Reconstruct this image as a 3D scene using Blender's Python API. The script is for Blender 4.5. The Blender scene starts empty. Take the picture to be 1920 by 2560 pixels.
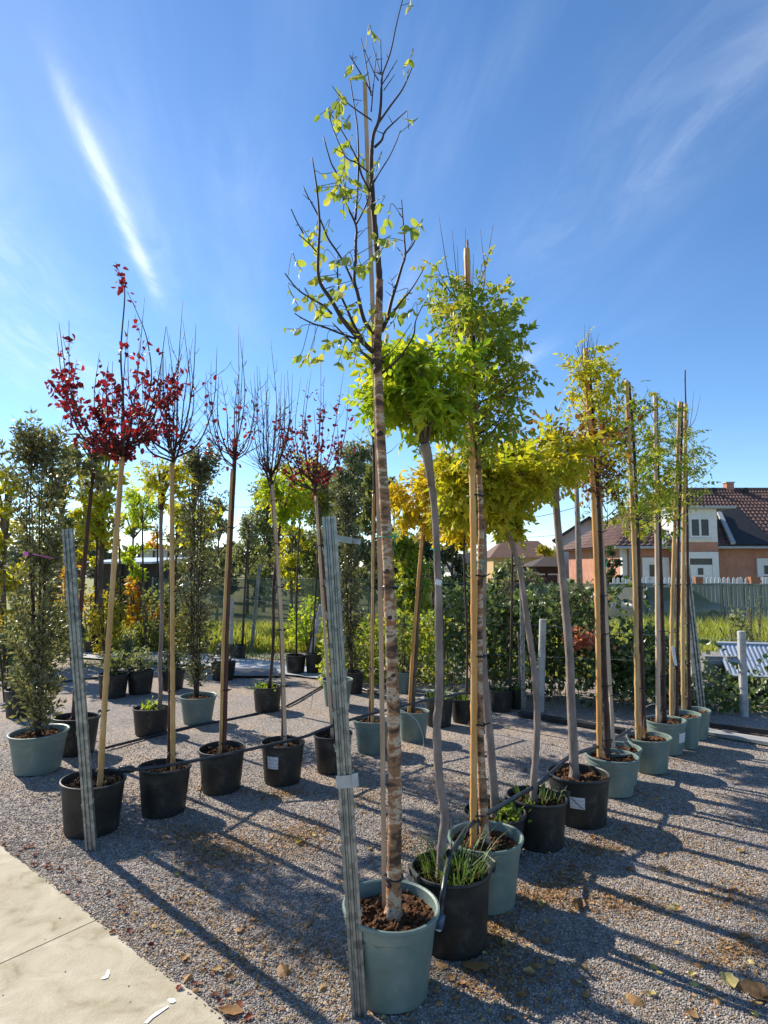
import bpy, math, random
import numpy as np
from mathutils import Vector, Matrix, noise

# ------------------------------------------------------------------ camera
RN = random.Random(11)
NR = np.random.default_rng(5)
sc = bpy.context.scene
CAMH, FPX, PITCH = 1.7, 1550.0, math.radians(5.0)
cam_d = bpy.data.cameras.new('camera')
cam_d.sensor_fit = 'VERTICAL'
cam_d.sensor_height = 36.0
cam_d.lens = FPX / 2560.0 * 36.0
cam_d.clip_start = 0.05
cam_d.clip_end = 3000.0
cam = bpy.data.objects.new('camera', cam_d)
cam.location = (0, 0, CAMH)
cam.rotation_euler = (math.pi / 2 + PITCH, 0, 0)
sc.collection.objects.link(cam)
sc.camera = cam

# ------------------------------------------------------------------ sky, sun, exposure
SUN_AZ, SUN_EL = math.radians(-50.8), math.radians(36.0)      # azimuth from +Y towards +X
world = bpy.data.worlds.new('World')
sc.world = world
world.use_nodes = True
wn, wl = world.node_tree.nodes, world.node_tree.links
wn.clear()
w_out = wn.new('ShaderNodeOutputWorld')
w_bg = wn.new('ShaderNodeBackground')
w_bg.inputs['Strength'].default_value = 0.104
sky = wn.new('ShaderNodeTexSky')
sky.sky_type = 'NISHITA'
sky.sun_disc = False
sky.sun_elevation = SUN_EL
sky.sun_rotation = SUN_AZ
sky.altitude = 900
sky.air_density = 1.0
sky.dust_density = 0.2
sky.ozone_density = 4.0


def wmath(op, a, b=None, c=None, clamp=False):
    n = wn.new('ShaderNodeMath')
    n.operation = op
    n.use_clamp = clamp
    for i, v in enumerate((a, b, c)):
        if v is None:
            continue
        if isinstance(v, (int, float)):
            n.inputs[i].default_value = v
        else:
            wl.new(v, n.inputs[i])
    return n.outputs[0]


# cirrus: a layer at constant height, streaks running along one direction of that layer
tc = wn.new('ShaderNodeTexCoord')
sep = wn.new('ShaderNodeSeparateXYZ')
wl.new(tc.outputs['Generated'], sep.inputs[0])
zz = wmath('MAXIMUM', sep.outputs['Z'], 0.04)
cx = wmath('DIVIDE', sep.outputs['X'], zz)
cy = wmath('DIVIDE', sep.outputs['Y'], zz)
along = wmath('ADD', wmath('MULTIPLY', cy, 0.986), wmath('MULTIPLY', cx, -0.165))
across = wmath('ADD', wmath('MULTIPLY', cx, 0.986), wmath('MULTIPLY', cy, 0.165))


def wnoise(sa, sb, off, detail, rough, dist=0.0):
    cb = wn.new('ShaderNodeCombineXYZ')
    wl.new(wmath('MULTIPLY', across, sa), cb.inputs[0])
    wl.new(wmath('MULTIPLY', along, sb), cb.inputs[1])
    cb.inputs[2].default_value = off
    n = wn.new('ShaderNodeTexNoise')
    n.inputs['Scale'].default_value = 1.0
    n.inputs['Detail'].default_value = detail
    n.inputs['Roughness'].default_value = rough
    n.inputs['Distortion'].default_value = dist
    wl.new(cb.outputs[0], n.inputs['Vector'])
    return n.outputs['Fac']


def wmap(v, a, b, c=0.0, d=1.0):
    n = wn.new('ShaderNodeMapRange')
    n.interpolation_type = 'SMOOTHSTEP'
    wl.new(v, n.inputs[0])
    for i, x in enumerate((a, b, c, d)):
        n.inputs[i + 1].default_value = x
    return n.outputs[0]


soft = wmath('MULTIPLY', wmap(wnoise(2.3, 0.42, 3.1, 5, 0.6, 0.4), 0.44, 0.8), wmap(wnoise(0.8, 0.5, 9.0, 2, 0.5), 0.36, 0.66))
fine = wmap(wnoise(7.0, 2.2, 1.7, 7, 0.66, 0.9), 0.33, 0.8)


def streak(c0, w, a0, a1, soft_a, amp, bend=0.0):
    d = wmath('SUBTRACT', across, wmath('ADD', c0, wmath('MULTIPLY', along, bend)))
    d = wmath('ADD', d, wmath('MULTIPLY', wmath('SUBTRACT', wnoise(1.0, 1.4, c0 * 7, 3, 0.5), 0.5), w * 1.6))
    g = wmath('EXPONENT', wmath('MULTIPLY', wmath('MULTIPLY', d, d), -1.0 / (w * w)))
    e = wmath('MULTIPLY', wmap(along, a0, a0 + soft_a), wmap(along, a1, a1 - soft_a))
    return wmath('MULTIPLY', wmath('MULTIPLY', g, e), wmath('ADD', wmath('MULTIPLY', fine, amp * .75), amp * .25))


parts = [wmath('MULTIPLY', soft, 0.13)]
for a in ((-0.465, 0.022, 1.12, 2.5, 0.45, 0.85), (-0.44, 0.08, 0.9, 3.0, 0.8, 0.20), (0.84, 0.20, 0.3, 2.3, 0.7, 0.13),
          (0.93, 0.04, 0.4, 1.9, 0.6, 0.07), (1.17, 0.06, 2.35, 3.3, 0.4, 0.42), (0.42, 0.05, 1.7, 2.9, 0.5, 0.20), (-0.95, 0.26, 0.5, 4.2, 1.0, 0.24),
          (-1.35, 0.3, 0.8, 4.5, 1.0, 0.26), (-0.15, 0.10, 1.0, 3.4, 0.8, 0.10)):
    parts.append(streak(*a))
tot = parts[0]
for p_ in parts[1:]:
    tot = wmath('ADD', tot, p_)
tot = wmath('MINIMUM', wmath('MULTIPLY', tot, wmap(sep.outputs['Z'], 0.06, 0.3)), 0.7)
w_mix = wn.new('ShaderNodeMixRGB')
w_hsv = wn.new('ShaderNodeHueSaturation')
w_hsv.inputs['Saturation'].default_value = 1.12
wl.new(sky.outputs[0], w_hsv.inputs['Color'])
wl.new(tot, w_mix.inputs['Fac'])
wl.new(w_hsv.outputs[0], w_mix.inputs[1])
w_mix.inputs[2].default_value = (5.6, 6.3, 7.2, 1)
wl.new(w_mix.outputs[0], w_bg.inputs['Color'])
wl.new(w_bg.outputs[0], w_out.inputs[0])

sun_d = bpy.data.lights.new('sun', 'SUN')
sun_d.energy = 4.1
sun_d.angle = math.radians(0.5)
sun_d.color = (1.0, 0.91, 0.77)
sun = bpy.data.objects.new('sun', sun_d)
SUNV = Vector((math.sin(SUN_AZ) * math.cos(SUN_EL), math.cos(SUN_AZ) * math.cos(SUN_EL), math.sin(SUN_EL)))
sun.rotation_euler = (-SUNV).to_track_quat('-Z', 'Y').to_euler()
sun.location = SUNV * 50
sc.collection.objects.link(sun)

vs = sc.view_settings
vs.view_transform = 'Standard'
vs.look = 'None'
vs.gamma = 1.0
vs.exposure = 0.98
vs.use_curve_mapping = False
sc.cycles.max_bounces = 8
sc.cycles.transparent_max_bounces = 12
sc.cycles.use_denoising = True

# ------------------------------------------------------------------ geometry helpers
CP, SP = math.cos(PITCH), math.sin(PITCH)


def ray(px, py):
    u, v = (px - 960) / FPX, (1280 - py) / FPX
    return Vector((u, CP - v * SP, SP + v * CP))


def G(px, py, z=0.0):
    """where the line of sight through a photo point meets the level z"""
    d = ray(px, py)
    return Vector((0, 0, CAMH)) + d * ((z - CAMH) / d.z)


def P(px, py, Y):
    """the point of that line of sight at distance Y"""
    d = ray(px, py)
    return Vector((0, 0, CAMH)) + d * (Y / d.y)


def mpp(p):
    """metres per photo pixel at a point"""
    return (p.y * CP + (p.z - CAMH) * SP) / FPX


class MB:
    def __init__(self):
        self.v, self.f = [], []

    def add(self, v, f):
        o = len(self.v)
        self.v.extend([tuple(x) for x in v])
        self.f.extend([tuple(i + o for i in q) for q in f])
        return self

    def tube(self, pts, rad, n=8, cap=True):
        pts = [Vector(p) for p in pts]
        if not hasattr(rad, '__len__'):
            rad = [rad] * len(pts)
        vs_, fs = [], []
        t = (pts[1] - pts[0]).normalized()
        a = t.orthogonal().normalized()
        for i, p in enumerate(pts):
            if i == 0:
                t = pts[1] - pts[0]
            elif i == len(pts) - 1:
                t = pts[-1] - pts[-2]
            else:
                t = pts[i + 1] - pts[i - 1]
            t.normalize()
            a = (a - t * a.dot(t))
            a = a.normalized() if a.length > 1e-6 else t.orthogonal().normalized()
            b = t.cross(a)
            for k in range(n):
                th = 2 * math.pi * k / n
                vs_.append(p + (a * math.cos(th) + b * math.sin(th)) * rad[i])
        for i in range(len(pts) - 1):
            for k in range(n):
                fs.append((i * n + k, i * n + (k + 1) % n, (i + 1) * n + (k + 1) % n, (i + 1) * n + k))
        if cap:
            fs.append(tuple(range(n))[::-1])
            fs.append(tuple((len(pts) - 1) * n + k for k in range(n)))
        return self.add(vs_, fs)

    def box(self, c, s, m=None):
        c = Vector(c)
        vs_ = []
        for x in (-.5, .5):
            for y in (-.5, .5):
                for z in (-.5, .5):
                    q = Vector((x * s[0], y * s[1], z * s[2]))
                    vs_.append(c + (m @ q if m else q))
        return self.add(vs_, [(0, 1, 3, 2), (4, 6, 7, 5), (0, 4, 5, 1), (2, 3, 7, 6), (0, 2, 6, 4), (1, 5, 7, 3)])

    def lathe(self, prof, n=40, wob=None):
        vs_, fs = [], []
        for (r, z) in prof:
            for k in range(n):
                th = 2 * math.pi * k / n
                rr = r * (1 + (wob[0] * math.sin(2 * th + wob[1]) if wob else 0))
                vs_.append((rr * math.cos(th), rr * math.sin(th), z))
        for i in range(len(prof) - 1):
            for k in range(n):
                fs.append((i * n + k, i * n + (k + 1) % n, (i + 1) * n + (k + 1) % n, (i + 1) * n + k))
        return self.add(vs_, fs)

    def prism(self, poly, z0, z1):
        n = len(poly)
        vs_ = [(x, y, z0) for x, y in poly] + [(x, y, z1) for x, y in poly]
        fs = [tuple(range(n))[::-1], tuple(range(n, 2 * n))]
        fs += [(i, (i + 1) % n, n + (i + 1) % n, n + i) for i in range(n)]
        return self.add(vs_, fs)

    def quad_slab(self, a, b, c, d, th):
        """a four-cornered board with thickness th"""
        a, b, c, d = [Vector(x) for x in (a, b, c, d)]
        nn = (b - a).cross(d - a).normalized() * th
        return self.add([a, b, c, d, a - nn, b - nn, c - nn, d - nn], [(0, 1, 2, 3), (7, 6, 5, 4), (0, 4, 5, 1), (1, 5, 6, 2), (2, 6, 7, 3), (3, 7, 4, 0)])

    def mesh(self, name, smooth=False):
        me = bpy.data.meshes.new(name)
        me.from_pydata(self.v, [], self.f)
        if smooth:
            me.polygons.foreach_set('use_smooth', [True] * len(me.polygons))
        return me

    def build(self, name, material, parent=None, loc=None, smooth=False):
        return link(name, self.mesh(name, smooth), material, parent, loc)


def link(name, me, material, parent=None, loc=None):
    if material is not None and not me.materials:
        me.materials.append(material)
    o = bpy.data.objects.new(name, me)
    sc.collection.objects.link(o)
    if parent is not None:
        o.parent = parent
    if loc is not None:
        o.location = loc
    return o


def np_mesh(name, V, Fc, rnd=None, smooth=False):
    """fast mesh from (n,3) vertices and (m,k) faces; rnd: per-vertex random value"""
    me = bpy.data.meshes.new(name)
    V = np.asarray(V, np.float32)
    Fc = np.asarray(Fc, np.int32)
    m, k = Fc.shape
    me.vertices.add(len(V))
    me.vertices.foreach_set('co', V.ravel())
    me.loops.add(m * k)
    me.loops.foreach_set('vertex_index', Fc.ravel())
    me.polygons.add(m)
    me.polygons.foreach_set('loop_start', np.arange(0, m * k, k, dtype=np.int32))
    if smooth:
        me.polygons.foreach_set('use_smooth', np.ones(m, bool))
    me.update(calc_edges=True)
    if rnd is not None:
        at = me.attributes.new('rnd', 'FLOAT', 'POINT')
        at.data.foreach_set('value', np.asarray(rnd, np.float32))
    return me


def thing(name, label, cat, loc=(0, 0, 0), group=None):
    o = bpy.data.objects.new(name, None)
    o.empty_display_size = 0.1
    sc.collection.objects.link(o)
    o.location = loc
    return tag(o, label, cat, group)


def tag(o, label=None, cat=None, group=None, kind=None):
    if label:
        o['label'] = label
    if cat:
        o['category'] = cat
    if group:
        o['group'] = group
    if kind:
        o['kind'] = kind
    return o


# ------------------------------------------------------------------ materials
def new_mat(name):
    m = bpy.data.materials.new(name)
    m.use_nodes = True
    nt = m.node_tree
    return m, nt.nodes, nt.links, nt.nodes['Principled BSDF']


def rgba(c):
    return (c[0], c[1], c[2], 1)


def ramp(n, stops):
    r = n.new('ShaderNodeValToRGB')
    e = r.color_ramp.elements
    while len(e) < len(stops):
        e.new(0.5)
    for i, (p, c) in enumerate(stops):
        e[i].position = p
        e[i].color = rgba(c)
    return r


def mat(name, stops, rough=0.7, scale=8.0, detail=6, stretch=(1, 1, 1), bump=0.0, bscale=60.0, bdist=0.01, metal=0.0, spec=0.4, dist=0.0, coord='Object', bstretch=None):
    """surface whose colour wanders between stops with a noise, with a fine relief"""
    m, n, l, b = new_mat(name)
    t = n.new('ShaderNodeTexCoord')
    mp = n.new('ShaderNodeMapping')
    mp.inputs['Scale'].default_value = stretch
    l.new(t.outputs[coord], mp.inputs[0])
    nz = n.new('ShaderNodeTexNoise')
    nz.inputs['Scale'].default_value = scale
    nz.inputs['Detail'].default_value = detail
    nz.inputs['Roughness'].default_value = 0.62
    nz.inputs['Distortion'].default_value = dist
    l.new(mp.outputs[0], nz.inputs['Vector'])
    if len(stops) == 1:
        b.inputs['Base Color'].default_value = rgba(stops[0])
    else:
        k = len(stops) - 1
        r = ramp(n, [(0.3 + 0.4 * i / k, c) for i, c in enumerate(stops)])
        l.new(nz.outputs['Fac'], r.inputs[0])
        l.new(r.outputs[0], b.inputs['Base Color'])
    b.inputs['Roughness'].default_value = rough
    b.inputs['Metallic'].default_value = metal
    b.inputs['Specular IOR Level'].default_value = spec
    if bump:
        mp2 = n.new('ShaderNodeMapping')
        mp2.inputs['Scale'].default_value = bstretch or stretch
        l.new(t.outputs[coord], mp2.inputs[0])
        n2 = n.new('ShaderNodeTexNoise')
        n2.inputs['Scale'].default_value = bscale
        n2.inputs['Detail'].default_value = 5
        l.new(mp2.outputs[0], n2.inputs['Vector'])
        bp = n.new('ShaderNodeBump')
        bp.inputs['Strength'].default_value = bump
        bp.inputs['Distance'].default_value = bdist
        l.new(n2.outputs['Fac'], bp.inputs['Height'])
        l.new(bp.outputs[0], b.inputs['Normal'])
    return m


def leaf_mat(name, cols, transl=0.45, rough=0.5, spec=0.4, tint=(1.25, 1.2, 0.7)):
    """leaf colour drawn per leaf; light also comes through the blade"""
    m, n, l, b = new_mat(name)
    oi = n.new('ShaderNodeObjectInfo')
    at = n.new('ShaderNodeAttribute')
    at.attribute_name = 'rnd'
    ad = n.new('ShaderNodeMath')
    ad.operation = 'ADD'
    l.new(oi.outputs['Random'], ad.inputs[0])
    l.new(at.outputs['Fac'], ad.inputs[1])
    fr = n.new('ShaderNodeMath')
    fr.operation = 'FRACT'
    l.new(ad.outputs[0], fr.inputs[0])
    k = max(1, len(cols) - 1)
    r = ramp(n, [(i / k, c) for i, c in enumerate(cols)])
    l.new(fr.outputs[0], r.inputs[0])
    t = n.new('ShaderNodeTexCoord')
    nz = n.new('ShaderNodeTexNoise')
    nz.inputs['Scale'].default_value = 25
    nz.inputs['Detail'].default_value = 2
    l.new(t.outputs['Object'], nz.inputs['Vector'])
    mr = n.new('ShaderNodeMapRange')
    l.new(nz.outputs['Fac'], mr.inputs[0])
    for i, x in enumerate((0.3, 0.7, 0.75, 1.25)):
        mr.inputs[i + 1].default_value = x
    mx = n.new('ShaderNodeMixRGB')
    mx.blend_type = 'MULTIPLY'
    mx.inputs[0].default_value = 1
    l.new(r.outputs[0], mx.inputs[1])
    l.new(mr.outputs[0], mx.inputs[2])
    l.new(mx.outputs[0], b.inputs['Base Color'])
    b.inputs['Roughness'].default_value = rough
    b.inputs['Specular IOR Level'].default_value = spec
    tr = n.new('ShaderNodeBsdfTranslucent')
    mx2 = n.new('ShaderNodeMixRGB')
    mx2.blend_type = 'MULTIPLY'
    mx2.inputs[0].default_value = 1
    mx2.inputs[2].default_value = rgba(tint)
    l.new(mx.outputs[0], mx2.inputs[1])
    l.new(mx2.outputs[0], tr.inputs['Color'])
    ms = n.new('ShaderNodeMixShader')
    ms.inputs[0].default_value = transl
    l.new(b.outputs[0], ms.inputs[1])
    l.new(tr.outputs[0], ms.inputs[2])
    l.new(ms.outputs[0], n['Material Output'].inputs[0])
    return m


M = {}
M['green_pot'] = mat('green_pot', [(.105, .155, .132), (.135, .188, .162), (.155, .21, .182), (.22, .25, .21)], rough=.5, scale=7, detail=10, dist=.4, bump=.1, bscale=90, spec=.45)
M['black_pot'] = mat('black_pot', [(.010, .011, .010), (.018, .019, .017), (.028, .028, .025), (.075, .068, .056)], rough=.52, scale=8, detail=10, dist=.5, bump=.12, bscale=120, spec=.4)
M['soil'] = mat('soil', [(.035, .018, .009), (.095, .048, .024), (.16, .085, .045)], rough=.95, scale=26, bump=.6, bscale=110, spec=.1)
M['dark_soil'] = mat('dark_soil', [(.018, .012, .008), (.045, .028, .017), (.09, .055, .032)], rough=.95, scale=24, bump=.6, bscale=110, spec=.1)
M['bamboo'] = mat('bamboo', [(.34, .19, .065), (.50, .30, .11), (.62, .42, .20)], rough=.5, scale=5, stretch=(3, 3, .7), bump=.12, bscale=40, bstretch=(6, 6, .6))
M['pale_stake'] = mat('pale_stake', [(.40, .27, .17), (.56, .41, .28), (.66, .52, .38)], rough=.7, scale=5, stretch=(6, 6, .5), bump=.2, bscale=40, bstretch=(7, 7, .5))
M['orange_stake'] = mat('orange_stake', [(.42, .18, .05), (.60, .29, .08), (.66, .40, .16)], rough=.5, scale=4, stretch=(3, 3, .7), bump=.12, bscale=40, bstretch=(6, 6, .6))
M['grey_stake'] = mat('grey_stake', [(.22, .17, .14), (.36, .29, .25), (.46, .38, .33)], rough=.75, scale=6, stretch=(6, 6, .5), bump=.25, bscale=40, bstretch=(7, 7, .5))
M['dark_bark'] = mat('dark_bark', [(.022, .012, .010), (.055, .030, .023), (.10, .06, .045)], rough=.75, scale=14, stretch=(1, 1, .35), bump=.4, bscale=50)
M['red_bark'] = mat('red_bark', [(.045, .014, .010), (.10, .035, .023), (.17, .075, .05)], rough=.6, scale=10, stretch=(1, 1, .3), bump=.3, bscale=50)
M['grey_bark'] = mat('grey_bark', [(.12, .088, .07), (.23, .175, .145), (.33, .26, .22)], rough=.85, scale=16, stretch=(1, 1, .3), bump=.6, bscale=60)
M['brown_bark'] = mat('brown_bark', [(.05, .035, .026), (.12, .085, .06), (.22, .16, .115)], rough=.85, scale=14, stretch=(1, 1, .35), bump=.6, bscale=60)
M['twig'] = mat('twig', [(.028, .017, .016), (.06, .036, .030)], rough=.65, scale=10)
M['green_twig'] = mat('green_twig', [(.10, .12, .03), (.18, .19, .06)], rough=.6, scale=10)
M['black_tie'] = mat('black_tie', [(.008, .008, .009), (.02, .02, .02)], rough=.45)
M['green_twine'] = mat('green_twine', [(.015, .26, .17), (.03, .36, .24)], rough=.6, scale=30)
M['pipe'] = mat('pipe', [(.012, .014, .018), (.03, .034, .042)], rough=.38, scale=8, spec=.5)
M['blue_pipe'] = mat('blue_pipe', [(.05, .085, .15), (.08, .125, .20)], rough=.4, scale=8, spec=.5)
M['white_tube'] = mat('white_tube', [(.42, .42, .40), (.56, .56, .54)], rough=.5)
M['wire'] = mat('wire', [(.25, .26, .27), (.4, .41, .42)], rough=.45, metal=.6)
M['white_plastic'] = mat('white_plastic', [(.62, .63, .64), (.75, .76, .76)], rough=.5)
M['concrete_post'] = mat('concrete_post', [(.26, .26, .25), (.38, .38, .37), (.46, .46, .44)], rough=.9, scale=9, bump=.4, bscale=90)
M['paint'] = mat('paint', [(.78, .78, .76), (.84, .84, .82)], rough=.7)


def bark_main():
    m, n, l, b = new_mat('flaking_bark')
    t = n.new('ShaderNodeTexCoord')
    mp = n.new('ShaderNodeMapping')
    mp.inputs['Scale'].default_value = (3.2, 3.2, 7.5)
    l.new(t.outputs['Object'], mp.inputs[0])
    nz = n.new('ShaderNodeTexNoise')
    nz.inputs['Scale'].default_value = 1.7
    nz.inputs['Roughness'].default_value = .68
    nz.inputs['Detail'].default_value = 6
    nz.inputs['Distortion'].default_value = .35
    l.new(mp.outputs[0], nz.inputs['Vector'])
    r = ramp(n, [(.34, (.035, .020, .011)), (.43, (.09, .048, .026)), (.46, (.24, .135, .075)), (.50, (.30, .125, .045)), (.53, (.42, .28, .17)), (.56, (.55, .42, .30)), (.62, (.13, .075, .042)), (.70, (.34, .21, .12))])
    r.color_ramp.interpolation = 'LINEAR'
    l.new(nz.outputs['Fac'], r.inputs[0])
    l.new(r.outputs[0], b.inputs['Base Color'])
    b.inputs['Roughness'].default_value = .8
    bp = n.new('ShaderNodeBump')
    bp.inputs['Strength'].default_value = .7
    bp.inputs['Distance'].default_value = .008
    l.new(nz.outputs['Fac'], bp.inputs['Height'])
    n2 = n.new('ShaderNodeTexNoise')
    n2.inputs['Scale'].default_value = 140
    l.new(t.outputs['Object'], n2.inputs['Vector'])
    bp2 = n.new('ShaderNodeBump')
    bp2.inputs['Strength'].default_value = .4
    bp2.inputs['Distance'].default_value = .003
    l.new(n2.outputs['Fac'], bp2.inputs['Height'])
    l.new(bp.outputs[0], bp2.inputs['Normal'])
    l.new(bp2.outputs[0], b.inputs['Normal'])
    return m


M['flaking_bark'] = bark_main()


def galv():
    m, n, l, b = new_mat('galvanised_steel')
    t = n.new('ShaderNodeTexCoord')
    v = n.new('ShaderNodeTexVoronoi')
    v.inputs['Scale'].default_value = 45
    l.new(t.outputs['Object'], v.inputs['Vector'])
    nz = n.new('ShaderNodeTexNoise')
    nz.inputs['Scale'].default_value = 6
    nz.inputs['Detail'].default_value = 7
    l.new(t.outputs['Object'], nz.inputs['Vector'])
    mx = n.new('ShaderNodeMixRGB')
    mx.inputs[0].default_value = .35
    l.new(nz.outputs['Fac'], mx.inputs[1])
    l.new(v.outputs['Color'], mx.inputs[2])
    r = ramp(n, [(.3, (.13, .145, .145)), (.5, (.25, .265, .26)), (.75, (.40, .41, .39))])
    l.new(mx.outputs[0], r.inputs[0])
    l.new(r.outputs[0], b.inputs['Base Color'])
    b.inputs['Metallic'].default_value = .7
    b.inputs['Roughness'].default_value = .42
    return m


M['galv'] = galv()
LM = {
    'main': leaf_mat('pale_green_leaf', [(.20, .28, .045), (.27, .35, .06), (.36, .41, .075), (.46, .44, .085), (.30, .36, .12), (.17, .24, .04)], .52),
    'red': leaf_mat('red_leaf', [(.08, .012, .022), (.16, .018, .026), (.25, .028, .030), (.11, .014, .024), (.34, .065, .030), (.06, .011, .020)], .45, tint=(1.4, .6, .7)),
    'globe': leaf_mat('bright_green_leaf', [(.20, .33, .025), (.30, .42, .03), (.42, .48, .035), (.25, .37, .028), (.52, .50, .04)], .58),
    'gold': leaf_mat('golden_leaf', [(.52, .40, .02), (.62, .45, .02), (.56, .45, .03), (.45, .40, .03), (.66, .50, .04)], .58),
    'yellowgreen': leaf_mat('yellow_green_leaf', [(.36, .40, .03), (.46, .46, .03), (.56, .48, .03), (.30, .36, .03), (.50, .40, .04)], .58),
    'mixed': leaf_mat('mixed_green_leaf', [(.15, .24, .035), (.23, .32, .045), (.34, .39, .05), (.18, .26, .045), (.48, .42, .04), (.15, .21, .06)], .52),
    'brown': leaf_mat('withered_leaf', [(.13, .055, .018), (.22, .095, .025), (.09, .035, .02), (.32, .19, .03), (.25, .14, .03)], .4),
    'evergreen': leaf_mat('evergreen_leaf', [(.11, .13, .055), (.17, .18, .08), (.24, .235, .11), (.13, .145, .065), (.33, .31, .16)], .42, rough=.36, spec=.6),
    'holly': leaf_mat('glossy_dark_leaf', [(.07, .085, .042), (.11, .125, .06), (.16, .17, .08), (.23, .22, .12)], .36, rough=.33, spec=.6),
    'bramble': leaf_mat('bramble_leaf', [(.045, .075, .026), (.075, .12, .04), (.14, .20, .06), (.06, .10, .035), (.29, .32, .15)], .4, rough=.38, spec=.55),
    'olive': leaf_mat('grey_green_leaf', [(.15, .18, .085), (.21, .235, .12), (.28, .29, .155), (.13, .155, .07)], .45),
    'orange': leaf_mat('orange_leaf', [(.55, .24, .015), (.62, .34, .02), (.50, .36, .03), (.45, .15, .02)], .5),
    'yellow': leaf_mat('yellow_shrub_leaf', [(.40, .34, .03), (.30, .30, .04), (.50, .36, .03), (.22, .26, .05)], .5),
    'pink': leaf_mat('coral_leaf', [(.45, .16, .10), (.55, .24, .17), (.40, .12, .09)], .5),
    'darktree': leaf_mat('dark_tree_leaf', [(.04, .06, .03), (.065, .09, .04), (.10, .12, .055)], .35),
    'midtree': leaf_mat('mid_tree_leaf', [(.11, .15, .05), (.17, .20, .065), (.25, .26, .09)], .48),
    'far': leaf_mat('far_tree_leaf', [(.08, .10, .06), (.11, .13, .08), (.14, .15, .09)], .3),
    'grass': leaf_mat('grass_blade', [(.22, .29, .05), (.32, .36, .07), (.40, .38, .10), (.26, .32, .06)], .5),
    'dark_grass': leaf_mat('dark_grass_blade', [(.06, .12, .025), (.10, .17, .035), (.15, .22, .05)], .4),
    'lime': leaf_mat('lime_weed_leaf', [(.25, .36, .03), (.34, .44, .05), (.20, .30, .03)], .5),
    'dry': leaf_mat('dry_leaf', [(.30, .16, .06), (.42, .25, .10), (.20, .095, .04), (.46, .32, .14), (.26, .10, .04)], .25, rough=.7),
    'dry_yellow': leaf_mat('dry_yellow_leaf', [(.52, .42, .10), (.58, .46, .16), (.46, .40, .16)], .3, rough=.7),
    'dry_red': leaf_mat('dry_red_leaf', [(.17, .04, .025), (.24, .065, .03), (.12, .03, .025)], .2, rough=.7),
}

# ------------------------------------------------------------------ leaf shapes (base at origin, along +Y, upper face +Z)
def tri_leaf(w=.28, fold=.05, droop=.08):
    V = [(0, 0, 0), (w, .45, fold), (0, 1, -droop), (-w, .45, fold)]
    return np.array(V), [(0, 1, 2), (0, 2, 3)]


def oval_leaf(w=.3, fold=.05, droop=.12):
    V = [(0, 0, 0), (0, .35, -.01), (0, .7, -droop * .4), (0, 1, -droop), (-w * .82, .22, fold), (-w, .5, fold), (-w * .62, .82, fold * .4 - droop * .5),
         (w * .82, .22, fold), (w, .5, fold), (w * .62, .82, fold * .4 - droop * .5)]
    F = [(0, 1, 4), (1, 5, 4), (1, 2, 5), (2, 6, 5), (2, 3, 6), (0, 7, 1), (1, 7, 8), (1, 8, 2), (2, 8, 9), (2, 9, 3)]
    return np.array(V), F


def frond(pairs, droop, seed, lw=.17, ll=.34):
    """a pinnate leaf: a thin stalk with pairs of leaflets, unit length"""
    r = random.Random(seed)
    V, F = [], []

    def stalk(t):
        return Vector((math.sin(t * 2) * .03, t * (1 - .22 * droop * t), -droop * t * t * .75))

    N = 5
    for i in range(N):
        p = stalk(i / (N - 1))
        V += [p + Vector((-.008, 0, 0)), p + Vector((.008, 0, 0))]
    for i in range(N - 1):
        a = 2 * i
        F += [(a, a + 1, a + 3), (a, a + 3, a + 2)]

    def leaflet(p, d, up, ln):
        s = d.cross(up).normalized()
        o = len(V)
        V.extend([p, p + d * ln * .45 + s * ln * lw * 1.35 + up * .012, p + d * ln - up * ln * .12, p + d * ln * .45 - s * ln * lw * 1.35 + up * .012])
        F.extend([(o, o + 1, o + 2), (o, o + 2, o + 3)])

    for i in range(pairs):
        t = .22 + .74 * i / max(1, pairs - 1)
        p = stalk(t)
        tan = (stalk(t + .02) - stalk(t - .02)).normalized()
        for s in (-1, 1):
            if r.random() < .1:
                continue
            ln = ll * (.75 + .35 * math.sin(math.pi * t)) * r.uniform(.6, 1.15)
            d = (Vector((s, 0, 0)) * r.uniform(.6, 1) + tan * r.uniform(.0, .8) + Vector((0, 0, r.uniform(-.9, .35) * (droop + .3)))).normalized()
            up = Vector((s * .15, 0, 1))
            up = (up - d * up.dot(d)).normalized()
            leaflet(p, d, up, ln)
    tan = (stalk(1) - stalk(.95)).normalized()
    up = Vector((0, 0, 1))
    up = (up - tan * up.dot(tan)).normalized()
    leaflet(stalk(1), tan, up, ll)
    return np.array([tuple(v) for v in V]), F


OVAL = oval_leaf()
BROAD = oval_leaf(.31, .10, .22)
NARROW = tri_leaf(.15, .03, .05)
TRI = tri_leaf()
WIDE = tri_leaf(.4, .08, .12)
FRONDS = [frond(6, .35, 1, .19, .34), frond(7, .55, 2, .18, .32), frond(5, .2, 3, .2, .36), frond(6, .7, 4, .18, .34), frond(4, .3, 8, .2, .42), frond(6, .1, 9, .19, .33)]
OPENFR = [frond(5, .4, 5, .19, .32), frond(4, .7, 6, .2, .34), frond(6, .6, 7, .18, .30)]


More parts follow.
